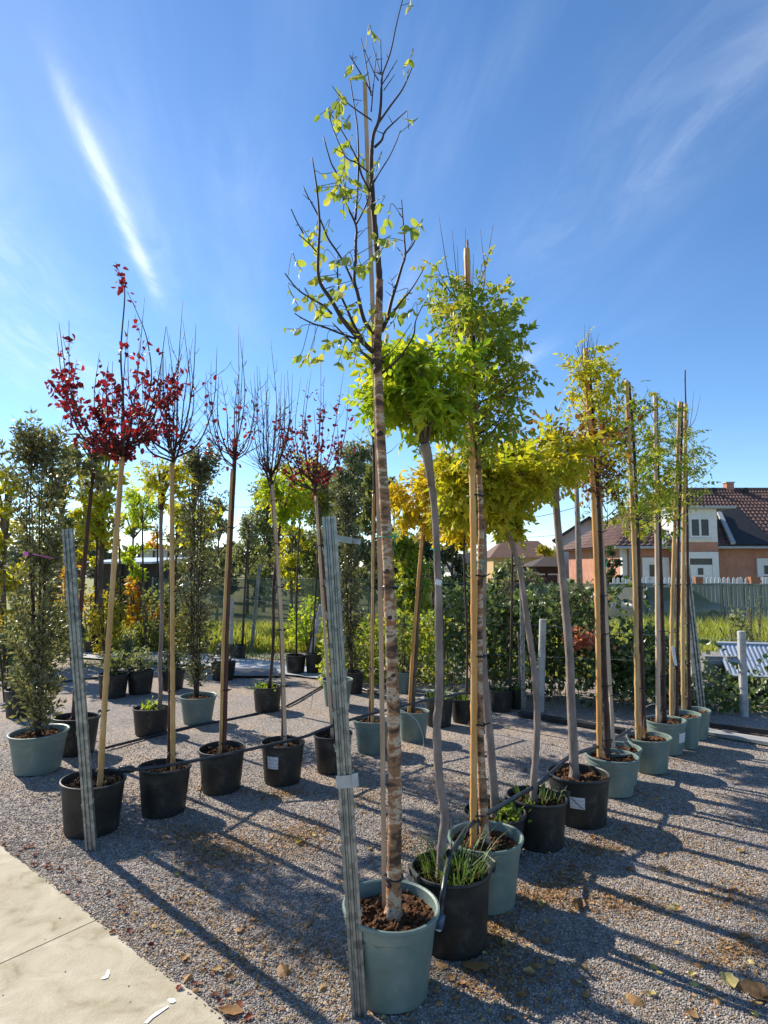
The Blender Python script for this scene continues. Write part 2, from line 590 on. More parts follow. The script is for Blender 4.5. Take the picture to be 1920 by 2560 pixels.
def frames(pos, d, size, nrm=None):
    """(n,4,4) transforms with +Y along d, scaled"""
    pos, d = np.asarray(pos, float), np.asarray(d, float)
    n = len(pos)
    d = d / np.maximum(np.linalg.norm(d, axis=1, keepdims=True), 1e-9)
    z = NR.normal(size=(n, 3)) if nrm is None else np.asarray(nrm, float)
    z = z - d * np.sum(z * d, 1, keepdims=True)
    z /= np.maximum(np.linalg.norm(z, axis=1, keepdims=True), 1e-9)
    x = np.cross(d, z)
    T = np.zeros((n, 4, 4))
    s = np.asarray(size, float).reshape(-1, 1) * np.ones((n, 1))
    T[:, :3, 0] = x * s
    T[:, :3, 1] = d * s
    T[:, :3, 2] = z * s
    T[:, :3, 3] = pos
    T[:, 3, 3] = 1
    return T


def joined(tmpl, T):
    V = np.asarray(tmpl[0], float)
    F = np.asarray(tmpl[1])
    n = len(T)
    W = np.einsum('nij,vj->nvi', T[:, :3, :3], V) + T[:, None, :3, 3]
    FF = (F[None] + (np.arange(n) * len(V))[:, None, None]).reshape(-1, 3)
    return W.reshape(-1, 3), FF, np.repeat(NR.random(n), len(V))


_tm = {}


def tmesh(name, tmpl, material):
    k = (name, id(tmpl), material.name)
    if k not in _tm:
        me = bpy.data.meshes.new(name)
        me.from_pydata([tuple(v) for v in tmpl[0]], [], tmpl[1])
        me.materials.append(material)
        _tm[k] = me
    return _tm[k]


def foliage(parent, name, tmpls, T, material, nobj=300, mass='foliage'):
    """the leaves that show largest as parts of their own, the rest joined"""
    if not isinstance(tmpls, list):
        tmpls = [tmpls]
    off = np.array(parent.location)
    T = T.copy()
    dist = np.linalg.norm(T[:, :3, 3] - np.array([0, 0, CAMH]), axis=1) / np.linalg.norm(T[:, :3, 1], axis=1)
    order = np.argsort(dist)
    T[:, :3, 3] -= off
    for i in order[:nobj]:
        me = tmesh(name, tmpls[i % len(tmpls)], material)
        o = bpy.data.objects.new(name, me)
        sc.collection.objects.link(o)
        o.parent = parent
        o.matrix_basis = Matrix(T[i].tolist())
    rest = order[nobj:]
    if len(rest):
        Vs, Fs, Rs, o0 = [], [], [], 0
        for k, tm in enumerate(tmpls):
            sub = rest[rest % len(tmpls) == k]
            if len(sub):
                W, FF, rn = joined(tm, T[sub])
                Vs.append(W); Fs.append(FF + o0); Rs.append(rn)
                o0 += len(W)
        o = link(mass, np_mesh(mass, np.concatenate(Vs), np.concatenate(Fs), np.concatenate(Rs)), material, parent)
        o['kind'] = 'stuff'


def unit(n):
    v = NR.normal(size=(n, 3))
    return v / np.linalg.norm(v, axis=1, keepdims=True)

# ------------------------------------------------------------------ ground
def gravel_mat():
    m, n, l, b = new_mat('gravel')
    t = n.new('ShaderNodeTexCoord')
    v = n.new('ShaderNodeTexVoronoi')
    v.inputs['Scale'].default_value = 95
    l.new(t.outputs['Object'], v.inputs['Vector'])
    sx = n.new('ShaderNodeSeparateColor')
    l.new(v.outputs['Color'], sx.inputs[0])
    r = ramp(n, [(0, (.13, .12, .115)), (.35, (.22, .203, .193)), (.7, (.31, .285, .268)), (1, (.44, .405, .375))])
    l.new(sx.outputs[0], r.inputs[0])
    nz = n.new('ShaderNodeTexNoise')
    nz.inputs['Scale'].default_value = 1.3
    nz.inputs['Detail'].default_value = 8
    l.new(t.outputs['Object'], nz.inputs['Vector'])
    r2 = ramp(n, [(.32, (.80, .76, .73)), (.48, (1.0, .95, .90)), (.58, (1.12, .99, .85)), (.70, (1.25, 1.03, .80))])
    l.new(nz.outputs['Fac'], r2.inputs[0])
    mx = n.new('ShaderNodeMixRGB')
    mx.blend_type = 'MULTIPLY'
    mx.inputs[0].default_value = 1
    l.new(r.outputs[0], mx.inputs[1])
    l.new(r2.outputs[0], mx.inputs[2])
    l.new(mx.outputs[0], b.inputs['Base Color'])
    b.inputs['Roughness'].default_value = .9
    b.inputs['Specular IOR Level'].default_value = .25
    bp = n.new('ShaderNodeBump')
    bp.inputs['Strength'].default_value = .9
    bp.inputs['Distance'].default_value = .006
    iv = n.new('ShaderNodeMath')
    iv.operation = 'MULTIPLY'
    iv.inputs[1].default_value = -1
    l.new(v.outputs['Distance'], iv.inputs[0])
    l.new(iv.outputs[0], bp.inputs['Height'])
    l.new(bp.outputs[0], b.inputs['Normal'])
    return m


M['gravel'] = gravel_mat()
M['stone'] = leaf_mat('gravel_stone', [(.16, .145, .13), (.26, .238, .215), (.36, .325, .29), (.50, .455, .41), (.20, .172, .145), (.32, .26, .20)], 0.0, rough=.85, spec=.25)
M['field'] = mat('field_soil', [(.16, .17, .055), (.23, .23, .075), (.28, .26, .11)], rough=.95, scale=1.6, bump=.5, bscale=12, bdist=.05)
M['concrete'] = mat('concrete', [(.25, .21, .135), (.36, .315, .215), (.42, .37, .265), (.46, .41, .30), (.52, .47, .36)], rough=.85, scale=6, detail=14, bump=.55, bscale=110, bdist=.004, spec=.25, dist=.8)

# far land beyond the yard, one sheet out to the horizon, then the gravel yard on it
def gz(y):
    """the land falls away a little behind the yard"""
    return -.03 - .47 * min(1.0, max(0.0, (y - 13.3) / 6.7))


far = MB()
rows_ = (-40, 13.3, 20.0, 2600)
far.add([(x, y, gz(y)) for y in rows_ for x in (-1500, 1500)], [(2 * i, 2 * i + 1, 2 * i + 3, 2 * i + 2) for i in range(3)])
tag(far.build('ground', M['field']), kind='structure')


def hz(x, y):
    return 0.012 * noise.noise(Vector((x * .9, y * .9, 0))) + 0.006 * noise.noise(Vector((x * 3.1, y * 3.1, 4)))


xs = np.linspace(-9, 7.5, 160)
ys = np.concatenate([np.linspace(-1.5, 6, 110), np.linspace(6.2, 13.2, 40)])
gv, gf = [], []
for yy in ys:
    for xx in xs:
        gv.append((xx, yy, hz(xx, yy)))
for j in range(len(ys) - 1):
    for i in range(len(xs) - 1):
        a = j * len(xs) + i
        gf.append((a, a + 1, a + len(xs) + 1, a + len(xs)))
yard = link('gravel_yard', np_mesh('gravel_yard', gv, gf, smooth=True), M['gravel'])
tag(yard, kind='structure')

# concrete slabs at the lower left, chipped edge against the gravel
e0, e1 = G(-260, 1913), G(760, 2725)
ed = (e1 - e0)
elen = ed.length
ed.normalize()
en = Vector((-ed.y, ed.x, 0))                       # points away from the slab or to it
if (Vector((-3, 0, 0)) - e0).dot(en) < 0:
    en = -en
j0 = G(236, 2314)
jt = (j0 - e0).dot(ed)
jd = (G(0, 2423) - j0)
jd.normalize()
slab_root = bpy.data.objects.new('concrete_path', None)
sc.collection.objects.link(slab_root)
tag(slab_root, kind='structure')


def slab_piece(t0, t1):
    n = int((t1 - t0) / .018)
    edge = []
    for i in range(n + 1):
        t = t0 + (t1 - t0) * i / n
        p = e0 + ed * t
        w = .010 * noise.noise(Vector((t * 9, 1, 0))) + .012 * noise.noise(Vector((t * 31, 5, 0))) + .018 * noise.noise(Vector((t * 2.1, 9, 0)))
        q = p + en * w
        edge.append((q.x, q.y))
    a, b = e0 + ed * t1 + jd * 2.6, e0 + ed * t0 + jd * 2.6
    poly = edge + [(a.x, a.y), (b.x, b.y)]
    m = MB().prism(poly, -.04, .022)
    return m.build('slab', M['concrete'], slab_root)


for (a, b) in ((jt - 2.3, jt - .004), (jt + .004, jt + 1.9)):
    slab_piece(a, b)
# dried paint drips on the slab
def blot(pxs, z=.0235):
    pts = [G(x, y, z) for x, y in pxs]
    m = MB()
    m.add([(p.x, p.y, z) for p in pts] + [(p.x, p.y, z + .0015) for p in pts], [tuple(range(len(pts), 2 * len(pts)))])
    return m


drip1 = blot([(252, 2446), (262, 2440), (268, 2425), (273, 2424), (275, 2434), (270, 2445), (258, 2449)])
tag(drip1.build('paint_drip', M['paint']), 'curled white paint drip on the pale concrete', 'paint')
drip2 = blot([(418, 2500), (424, 2496), (436, 2497), (440, 2504), (432, 2509), (424, 2508)])
tag(drip2.build('paint_drip', M['paint']), 'round white paint blob on the concrete near its edge', 'paint')
drip3 = blot([(360, 2558), (376, 2541), (392, 2530), (420, 2514), (422, 2518), (398, 2535), (382, 2546), (368, 2560)])
tag(drip3.build('paint_drip', M['paint']), 'long thin white paint trail below the round blob', 'paint')


def on_slab(x, y, m=0.0):
    p = Vector((x, y, 0)) - e0
    return p.dot(en) > m and -3 < p.dot(ed) - jt < 3


# loose stones lying on the yard, near the camera where they can be seen
def stones(n, pxr, pyr, s0, s1, name):
    pts = []
    while len(pts) < n:
        px, py = RN.uniform(*pxr), RN.uniform(*pyr)
        p = G(px, py)
        if on_slab(p.x, p.y, RN.uniform(-.006, .012)):
            if RN.random() > .0005:
                continue
        pts.append((p.x, p.y))
    pts = np.array(pts)
    n = len(pts)
    base = np.array([(1, 0, 0), (-1, 0, 0), (0, 1, 0), (0, -1, 0), (0, 0, 1), (0, 0, -1)], float)
    F = np.array([(0, 2, 4), (2, 1, 4), (1, 3, 4), (3, 0, 4), (2, 0, 5), (1, 2, 5), (3, 1, 5), (0, 3, 5)])
    V = base[None] * NR.uniform(.6, 1.25, (n, 6, 1)) + NR.normal(0, .22, (n, 6, 3))
    s = NR.uniform(s0, s1, (n, 1, 1)) * np.array([1, 1, .7])
    V = V * s
    a = NR.uniform(0, 6.28, n)
    c, sn = np.cos(a), np.sin(a)
    X = V[:, :, 0] * c[:, None] - V[:, :, 1] * sn[:, None]
    Y = V[:, :, 0] * sn[:, None] + V[:, :, 1] * c[:, None]
    V[:, :, 0], V[:, :, 1] = X, Y
    z = np.array([hz(x, y) for x, y in pts])
    V[:, :, 0] += pts[:, 0:1]
    V[:, :, 1] += pts[:, 1:2]
    z = np.where([on_slab(x, y) for x, y in pts], .022, z)
    V[:, :, 2] += z[:, None] + s[:, :, 2] * .35
    FF = (F[None] + (np.arange(n) * 6)[:, None, None]).reshape(-1, 3)
    return V.reshape(-1, 3), FF, np.repeat(NR.random(n), 6)


A = stones(80000, (-60, 1980), (2120, 2600), .0022, .0062, 'a')
Bs = stones(60000, (-60, 1980), (1850, 2150), .0028, .0075, 'b')
o0 = len(A[0])
gr = link('gravel_stones', np_mesh('gravel_stones', np.concatenate([A[0], Bs[0]]), np.concatenate([A[1], Bs[1] + o0]), np.concatenate([A[2], Bs[2]])), M['stone'])
tag(gr, 'loose grey gravel covering the yard between the pots', 'gravel', kind='stuff')

# ------------------------------------------------------------------ potted trees: builders
class Pot:
    pass


_potn = [0]


def potted(name, label, cat, base, rim, w, kind='green', group=None, soil=None, fill=.86, handles=0, lean=0.0):
    _potn[0] += 1
    c = G(*base)
    p = Pot()
    p.c, p.Y = c, c.y
    top = P(rim[0], rim[1], c.y)
    p.h = top.z
    p.r = w / 2 * mpp(top)
    p.T = thing(name, label, cat, c, group)
    h, r = p.h, p.r
    n = 44
    wob = (RN.uniform(.002, .016), RN.uniform(0, 6.28))
    if kind == 'green':
        prof = [(.0, .012), (.62 * r, .012), (.72 * r, .002), (.745 * r, .03 * h), (.905 * r, .80 * h), (.93 * r, .815 * h), (.945 * r, .93 * h), (.995 * r, .94 * h), (1.01 * r, .965 * h),
                (1.0 * r, .995 * h), (.965 * r, 1.0 * h), (.925 * r, .985 * h), (.87 * r, .72 * h), (.79 * r, .5 * h)]
    else:
        prof = [(.0, .012), (.70 * r, .012), (.79 * r, .0), (.81 * r, .03 * h), (.955 * r, .925 * h), (.995 * r, .935 * h), (1.01 * r, .965 * h), (.995 * r, .995 * h), (.965 * r, 1.0 * h),
                (.94 * r, .98 * h), (.90 * r, .70 * h), (.85 * r, .5 * h)]
    m = MB().lathe(prof, n, wob)
    # feet: notches along the base edge
    for k in range(n):
        if (k % 11) in (0, 1, 2) and kind == 'green':
            for ring, dz in ((2, .020),):
                x, y, z = m.v[ring * n + k]
                m.v[ring * n + k] = (x, y, z + dz)
    # real pots sag a little: rim not perfectly level
    ph, am = RN.uniform(0, 6.28), RN.uniform(.002, .008)
    for i, (x, y, z) in enumerate(m.v):
        if z > .5 * h:
            m.v[i] = (x + lean * z, y, z + am * math.sin(math.atan2(y, x) + ph) * (z / h))
        else:
            m.v[i] = (x + lean * z, y, z)
    p.pot = m.build('pot', M['green_pot' if kind == 'green' else 'black_pot'], p.T, smooth=True)
    p.pot.data.set_sharp_from_angle(angle=math.radians(28))
    for hd in range(handles):
        a = math.radians((200, 20)[hd] if handles == 2 else 20)
        q = Vector((math.cos(a), math.sin(a), 0))
        t = Vector((-q.y, q.x, 0))
        hb = MB()
        zt = .985 * h
        pts = [q * r * .99 + t * .05 + Vector((0, 0, zt - .03)), q * r * 1.06 + t * .05 + Vector((0, 0, zt + .012)), q * r * 1.06 - t * .05 + Vector((0, 0, zt + .012)), q * r * .99 - t * .05 + Vector((0, 0, zt - .03))]
        hb.tube(pts, .008, 6)
        hb.build('handle', M['black_pot'], p.pot)
    # soil: uneven disc with crumbs
    sm = MB()
    rs = .915 * r
    p.soil = fill * h
    rings, seg = 9, 30
    vs_, fs = [(lean * p.soil, 0, p.soil + .012)], []
    ox = _potn[0] * 7.3
    for i in range(1, rings + 1):
        rr = rs * i / rings
        for k in range(seg):
            th = 2 * math.pi * k / seg
            x, y = rr * math.cos(th), rr * math.sin(th)
            z = p.soil + .03 * noise.noise(Vector((x * 9 + ox, y * 9, 0))) + .016 * noise.noise(Vector((x * 34 + ox, y * 34, 3)))
            vs_.append((x + lean * p.soil, y, z))
    fs += [(0, 1 + k, 1 + (k + 1) % seg) for k in range(seg)]
    for i in range(rings - 1):
        for k in range(seg):
            a = 1 + i * seg
            fs.append((a + k, a + seg + k, a + seg + (k + 1) % seg, a + (k + 1) % seg))
    sm.add(vs_, fs)
    so = sm.build('soil', M[soil or ('soil' if kind == 'green' else 'dark_soil')], p.T)
    so['kind'] = 'stuff'
    ncr = int(260 * min(1, (w / 150.0) ** 2))
    if ncr > 12:
        base_v = np.array([(1, 0, 0), (-1, 0, 0), (0, 1, 0), (0, -1, 0), (0, 0, 1), (0, 0, -1)], float)
        F = np.array([(0, 2, 4), (2, 1, 4), (1, 3, 4), (3, 0, 4), (2, 0, 5), (1, 2, 5), (3, 1, 5), (0, 3, 5)])
        V = base_v[None] * NR.uniform(.4, 1.3, (ncr, 6, 1)) * NR.uniform(.005, .016, (ncr, 1, 1)) + NR.normal(0, .002, (ncr, 6, 3))
        rr, th = rs * np.sqrt(NR.random(ncr)) * .95, NR.uniform(0, 6.28, ncr)
        X, Y = rr * np.cos(th), rr * np.sin(th)
        Z = np.array([p.soil + .03 * noise.noise(Vector((x * 9 + ox, y * 9, 0))) + .016 * noise.noise(Vector((x * 34 + ox, y * 34, 3))) + .004 for x, y in zip(X, Y)])
        V += np.stack([X + lean * p.soil, Y, Z], 1)[:, None, :]
        FF = (F[None] + (np.arange(ncr) * 6)[:, None, None]).reshape(-1, 3)
        cr = link('soil_crumbs', np_mesh('soil_crumbs', V.reshape(-1, 3), FF), so.data.materials[0], so)
        cr['kind'] = 'stuff'
    return p


def sticker(p, az, zf, w, h, slash=False):
    """a printed paper label stuck on the pot: rows of grey print"""
    if 'label_paper' not in M:
        m, n, l, b = new_mat('label_paper')
        t = n.new('ShaderNodeTexCoord')
        s = n.new('ShaderNodeSeparateXYZ')
        l.new(t.outputs['UV'], s.inputs[0])
        wv = n.new('ShaderNodeTexWave')
        wv.bands_direction = 'Y'
        wv.inputs['Scale'].default_value = 1.1
        l.new(t.outputs['UV'], wv.inputs['Vector'])
        nz = n.new('ShaderNodeTexNoise')
        nz.inputs['Scale'].default_value = 9
        nz.inputs['Detail'].default_value = 1
        l.new(t.outputs['UV'], nz.inputs['Vector'])
        mu = n.new('ShaderNodeMath')
        mu.operation = 'MULTIPLY'
        l.new(wv.outputs['Fac'], mu.inputs[0])
        l.new(nz.outputs['Fac'], mu.inputs[1])
        r = ramp(n, [(.42, (.62, .62, .64)), (.52, (.33, .34, .37))])
        l.new(mu.outputs[0], r.inputs[0])
        l.new(r.outputs[0], b.inputs['Base Color'])
        b.inputs['Roughness'].default_value = .6
        M['label_paper'] = m
    z0 = zf * p.h
    rr = p.r * (.81 + (.955 - .81) * zf) + .004
    if p.pot.data.materials[0] == M['green_pot']:
        rr = p.r * (.745 + (.905 - .745) * zf / .8) + .004
    da = w / rr
    V, F, uv = [], [], []
    K = 6
    for i in range(K + 1):
        a = az - da / 2 + da * i / K
        for z in (z0 - h / 2, z0 + h / 2):
            k2 = rr + (z - z0) * .16 * p.r / p.h * 1.0
            V.append((k2 * math.cos(a), k2 * math.sin(a), z))
            uv.append((i / K, 0 if z < z0 else 1))
    for i in range(K):
        F.append((2 * i, 2 * i + 2, 2 * i + 3, 2 * i + 1))
    me = bpy.data.meshes.new('sticker')
    me.from_pydata(V, [], F)
    ul = me.uv_layers.new(name='UVMap')
    for lp in me.loops:
        ul.data[lp.index].uv = uv[lp.vertex_index]
    o = link('sticker', me, M['label_paper'], p.pot)
    if slash:
        mb = MB()
        a0, a1 = az - da * .42, az + da * .38
        pts = []
        for i in range(5):
            a = a0 + (a1 - a0) * i / 4
            pts.append(((rr + .003) * math.cos(a), (rr + .003) * math.sin(a), z0 + h * (.42 - .84 * i / 4)))
        mb.tube(pts, .0022, 4)
        mb.build('drip_tube', M['pipe'], p.pot)
    return o


def loc(p, q):
    return Vector(q) - p.c


def smooth_path(pts, sub=4):
    """Catmull-Rom through the points"""
    pts = [Vector(q) for q in pts]
    if len(pts) < 3:
        return pts
    out = []
    for i in range(len(pts) - 1):
        a, b = pts[i], pts[i + 1]
        p0 = pts[i - 1] if i > 0 else a * 2 - b
        p3 = pts[i + 2] if i + 2 < len(pts) else b * 2 - a
        for k in range(sub):
            t = k / sub
            out.append(.5 * ((2 * a) + (b - p0) * t + (2 * p0 - 5 * a + 4 * b - p3) * t * t + (3 * a - p0 - 3 * b + p3) * t ** 3))
    out.append(pts[-1])
    return out


def trunk(p, pxs, w0, w1, material, name='trunk', dy=0.0, lump=.08, n=10, flare=1.25, foot=True):
    """stem through photo points at the pot's distance; widths in photo pixels"""
    pts = [P(x, y, p.Y + dy) for x, y in pxs]
    if foot:
        b = pts[0].copy()
        b.z = min(b.z, p.soil - .02)
        pts[0] = b
    pts = smooth_path(pts, 5)
    L = len(pts)
    k = _potn[0] * 3.1
    rad = []
    cum = [0.0]
    for i in range(1, L):
        cum.append(cum[-1] + (pts[i] - pts[i - 1]).length)
    for i, q in enumerate(pts):
        t = cum[i] / cum[-1]
        wpx = w0 + (w1 - w0) * t
        r = wpx / 2 * mpp(q)
        r *= 1 + lump * noise.noise(Vector((k, i * .9, dy * 50)))
        if i < 2 and foot:
            r *= flare
        rad.append(r)
    lp = [loc(p, q) for q in pts]
    m = MB().tube(lp, rad, n)
    m.build(name, M[material] if isinstance(material, str) else material, p.T, smooth=True)
    return pts, rad


def stake(p, a, b, w, material='bamboo', dy=-.02, nodes=True, ties=(), square=False, mid=None):
    """a cane pushed into the pot, tied to the stem"""
    A = P(a[0], a[1], p.Y + dy)
    A.z = min(A.z, p.soil - .03)
    Bp = P(b[0], b[1], p.Y + dy)
    rw = w / 2 * mpp((A + Bp) / 2)
    pts, rad = [], []
    L = (Bp - A).length
    ctl = [A, P(mid[0], mid[1], p.Y + dy), Bp] if mid else [A, A.lerp(Bp, .5) + Vector((RN.uniform(-.006, .006), 0, 0)), Bp]
    base = smooth_path(ctl, 12)
    if nodes:
        k = 0.0
        for i in range(len(base) - 1):
            u, v = base[i], base[i + 1]
            s = (v - u).length
            N = max(1, int(s / .04))
            for j in range(N):
                q = u.lerp(v, j / N)
                d = k + s * j / N
                ph = (d % .24) / .24
                rr = rw * (1 - .12 * d / L)
                if ph < .17:
                    rr *= 1.16
                pts.append(q)
                rad.append(rr)
            k += s
        pts.append(Bp)
        rad.append(rw * .88)
    else:
        pts = base
        rad = [rw * (1 - .1 * i / (len(base) - 1)) for i in range(len(base))]
    m = MB().tube([loc(p, q) for q in pts], rad, 4 if square else 9)
    st = m.build('stake', M[material], p.T, smooth=not square)
    for (tx, ty, tw) in ties:
        q = P(tx, ty, p.Y + dy * .3)
        rr = tw / 2 * mpp(q)
        tm = MB()
        ring = [loc(p, q) + Vector((rr * math.cos(t), rr * .8 * math.sin(t), .004 * math.sin(3 * t))) for t in np.linspace(0, 2 * math.pi, 15)]
        tm.tube(ring, .0045, 5)
        tm.tube([loc(p, q) + Vector((rr, -.01, 0)), loc(p, q) + Vector((rr + .025, -.02, .012))], .0035, 5)
        tm.build('tie', M['black_tie'], st)
    return st


def grass_tuft(p, n, hgt, material, name='grass_tuft', spread=.75, width=.006, at=None):
    V, F = [], []
    for i in range(n):
        a = RN.uniform(0, 6.28)
        r0 = p.r * spread * math.sqrt(RN.random())
        b = Vector((r0 * math.cos(a), r0 * math.sin(a), p.soil)) if at is None else Vector(at) + Vector((RN.uniform(-.03, .03), RN.uniform(-.03, .03), 0))
        d = Vector((math.cos(a) + RN.uniform(-.7, .7), math.sin(a) + RN.uniform(-.7, .7), 0)) * RN.uniform(.15, .75)
        L = hgt * RN.uniform(.4, 1.1)
        s = Vector((-d.y, d.x, 0)).normalized() * width * RN.uniform(.5, 1.2)
        o = len(V)
        K = 4
        for k in range(K + 1):
            t = k / K
            q = b + d * L * t + Vector((0, 0, L * (t * 1.3 - t * t * RN.uniform(.55, .8))))
            ww = 1 - t * .95
            V += [q - s * ww, q + s * ww]
        for k in range(K):
            c = o + 2 * k
            F += [(c, c + 1, c + 3), (c, c + 3, c + 2)]
    me = np_mesh(name, [tuple(v) for v in V], F, np.repeat(NR.random(n), 10))
    o = link(name, me, LM[material], p.T)
    o['kind'] = 'stuff'
    return o


def weed(p, n, size, material, at=(0, 0), spread=.06, name='weed'):
    c = np.array([p.c.x + at[0], p.c.y + at[1], p.soil])
    pos = c + np.stack([NR.normal(0, spread, n), NR.normal(0, spread, n), NR.uniform(0, .08, n)], 1)
    d = unit(n) * np.array([1, 1, .4]) + np.array([0, 0, .5])
    foliage(p.T, 'weed_leaf', WIDE, frames(pos, d, NR.uniform(.5, 1, n) * size, np.array([[0, 0, 1]] * n) + NR.normal(0, .4, (n, 3))), LM[material], 60, mass=name)


class Wood:
    """collects a crown's branches (world space) and remembers points along them"""
    def __init__(self, p):
        self.p, self.m, self.pts = p, MB(), []

    def branch(self, pts, r0, r1, n=5, sub=4):
        q = smooth_path(pts, sub)
        L = len(q)
        self.m.tube([loc(self.p, x) for x in q], [r0 + (r1 - r0) * i / (L - 1) for i in range(L)], n)
        for i in range(L - 1):
            self.pts.append((q[i], (q[i + 1] - q[i]).normalized(), i / (L - 1)))
        return q

    def build(self, material='twig', name='branches'):
        if self.m.v:
            self.m.build(name, M[material], self.p.T, smooth=True)


def broom(p, base, top, half, nb, r0=.008, twigs=5, material='twig', tilt=0.0, low=.0):
    """upright twiggy crown: base point (photo px), top row, half width in px"""
    W = Wood(p)
    B = P(base[0], base[1], p.Y)
    Hh = (P(base[0], top, p.Y) - B).z
    Wd = half * mpp(B)
    for i in range(nb):
        a = 2 * math.pi * (i + RN.uniform(-.35, .35)) / nb
        rad = Wd * RN.uniform(.2, 1.0)
        hh = Hh * RN.uniform(.55, 1.0) * (1.0 - .3 * rad / Wd)
        if i == 0:
            rad, hh = Wd * .12, Hh
        out = Vector((math.cos(a), math.sin(a), 0))
        s = B + Vector((0, 0, Hh * RN.uniform(-.02, .1)))
        c1 = s + out * rad * .55 + Vector((tilt * hh * .2, 0, hh * .14))
        c2 = s + out * rad * .92 + Vector((tilt * hh * .5, 0, hh * .50)) + Vector((RN.uniform(-.03, .03), RN.uniform(-.03, .03), 0))
        e = s + out * rad * RN.uniform(.85, 1.1) + Vector((tilt * hh, 0, hh)) + Vector((RN.uniform(-.05, .05), RN.uniform(-.05, .05), 0))
        q = W.branch([s, c1, c2, e], r0 * RN.uniform(.7, 1.1), .0016)
        for k in range(twigs):
            t = RN.uniform(.15, .97)
            j = int(t * (len(q) - 2))
            d = (q[j + 1] - q[j]).normalized()
            o2 = (out * RN.uniform(-.2, 1) + Vector((RN.uniform(-1, 1), RN.uniform(-1, 1), 0))).normalized()
            L = RN.uniform(.08, .32) * Hh * (1 - .55 * t)
            e2 = q[j] + (d * .85 + o2 * RN.uniform(.35, .75)) * L
            m2 = q[j].lerp(e2, .5) + o2 * L * .1
            z2 = W.branch([q[j], m2, e2], .0036 * (1 - .4 * t), .0010, 4, 3)
            for k2 in range(2):
                if RN.random() < .6:
                    jj = RN.randrange(1, len(z2) - 1)
                    e3 = z2[jj] + (Vector((RN.uniform(-1, 1), RN.uniform(-1, 1), RN.uniform(.2, 1.2)))).normalized() * L * RN.uniform(.15, .4)
                    W.branch([z2[jj], e3], .0016, .0008, 3, 2)
    W.build(material)
    W.B, W.H, W.Wd = B, Hh, Wd
    return W


def leaves_on(p, W, n, size, material, weight, tmpl=None, nobj=300, hang=.5, jit=.02, name='leaf', outward=None):
    """leaves hung along a crown's branches; weight(f) says how many at height fraction f"""
    cand, wt = [], []
    for (q, d, t) in W.pts:
        f = (q.z - W.B.z) / max(W.H, 1e-3)
        ww = weight(f, q) if weight.__code__.co_argcount == 2 else weight(f)
        if ww > 0:
            cand.append((q, d))
            wt.append(ww)
    wt = np.array(wt)
    idx = NR.choice(len(cand), n, p=wt / wt.sum())
    pos = np.array([tuple(cand[i][0]) for i in idx]) + NR.normal(0, jit, (n, 3))
    d = np.array([tuple(cand[i][1]) for i in idx]) * .4 + unit(n) * .9 + np.array([0, 0, -hang])
    foliage(p.T, name, tmpl if tmpl is not None else BROAD, frames(pos, d, NR.uniform(.6, 1.15, n) * size), LM[material], nobj)


def globe(p, c, rx, ry, n, material, top, size=.2, dens_low=.5, nobj=260, tmpls=None, dy=0.0, droop=.35, shell=.5, spikes=0, twig='brown_bark'):
    """mop-head crown of pinnate leaves: centre and radii in photo px, top = head of the stem"""
    C = P(c[0], c[1], p.Y + dy)
    s = mpp(C)
    Rx, Rz = rx * s, ry * s
    Tp = P(top[0], top[1], p.Y)
    W = Wood(p)
    for i in range(13):
        u = unit(1)[0]
        u[2] = abs(u[2]) * .8 + .1
        e = C + Vector((u[0] * Rx * .8, u[1] * Rx * .8, u[2] * Rz * .75))
        W.branch([Tp - Vector((0, 0, .015)), Tp.lerp(e, .4) + Vector((0, 0, .06)) + Vector((RN.uniform(-.04, .04), RN.uniform(-.04, .04), 0)), e], .009, .002, 5)
    for i in range(spikes):
        a = RN.uniform(0, 6.28)
        e = C + Vector((math.cos(a) * Rx * .5, math.sin(a) * Rx * .5, Rz * RN.uniform(1.0, 1.5)))
        W.branch([Tp, Tp.lerp(e, .5) + Vector((RN.uniform(-.05, .05), 0, 0)), e], .005, .001, 4)
    W.build(twig)
    # clumps give the outline its bumps and gaps
    K = 16
    cl = unit(K) * NR.uniform(.45, 1.0, (K, 1))
    k = NR.integers(0, K, n)
    u = cl[k] + unit(n) * NR.uniform(0, .40, (n, 1))
    m = NR.random(n) < shell * .35
    u[m] = unit(m.sum()) * NR.uniform(.3, 1.0, (m.sum(), 1))
    u[:, 2] = np.where(u[:, 2] < 0, u[:, 2] * (1 - .15 * (1 - dens_low)), u[:, 2])
    pos = np.array(C) + u * np.array([Rx, Rx, Rz])
    rad = u / np.maximum(np.linalg.norm(u, axis=1, keepdims=True), 1e-6)
    d = rad * np.array([1, 1, .8]) * .8 + unit(n) * .75 + np.array([0, 0, -droop * .55])
    nm = np.array([[0, 0, 1.0]] * n) + rad * .5 + NR.normal(0, .7, (n, 3))
    pos = pos - d / np.linalg.norm(d, axis=1, keepdims=True) * size * .4
    foliage(p.T, 'leaf', tmpls or FRONDS, frames(pos, d, NR.uniform(.7, 1.2, n) * size, nm), LM[material], nobj)


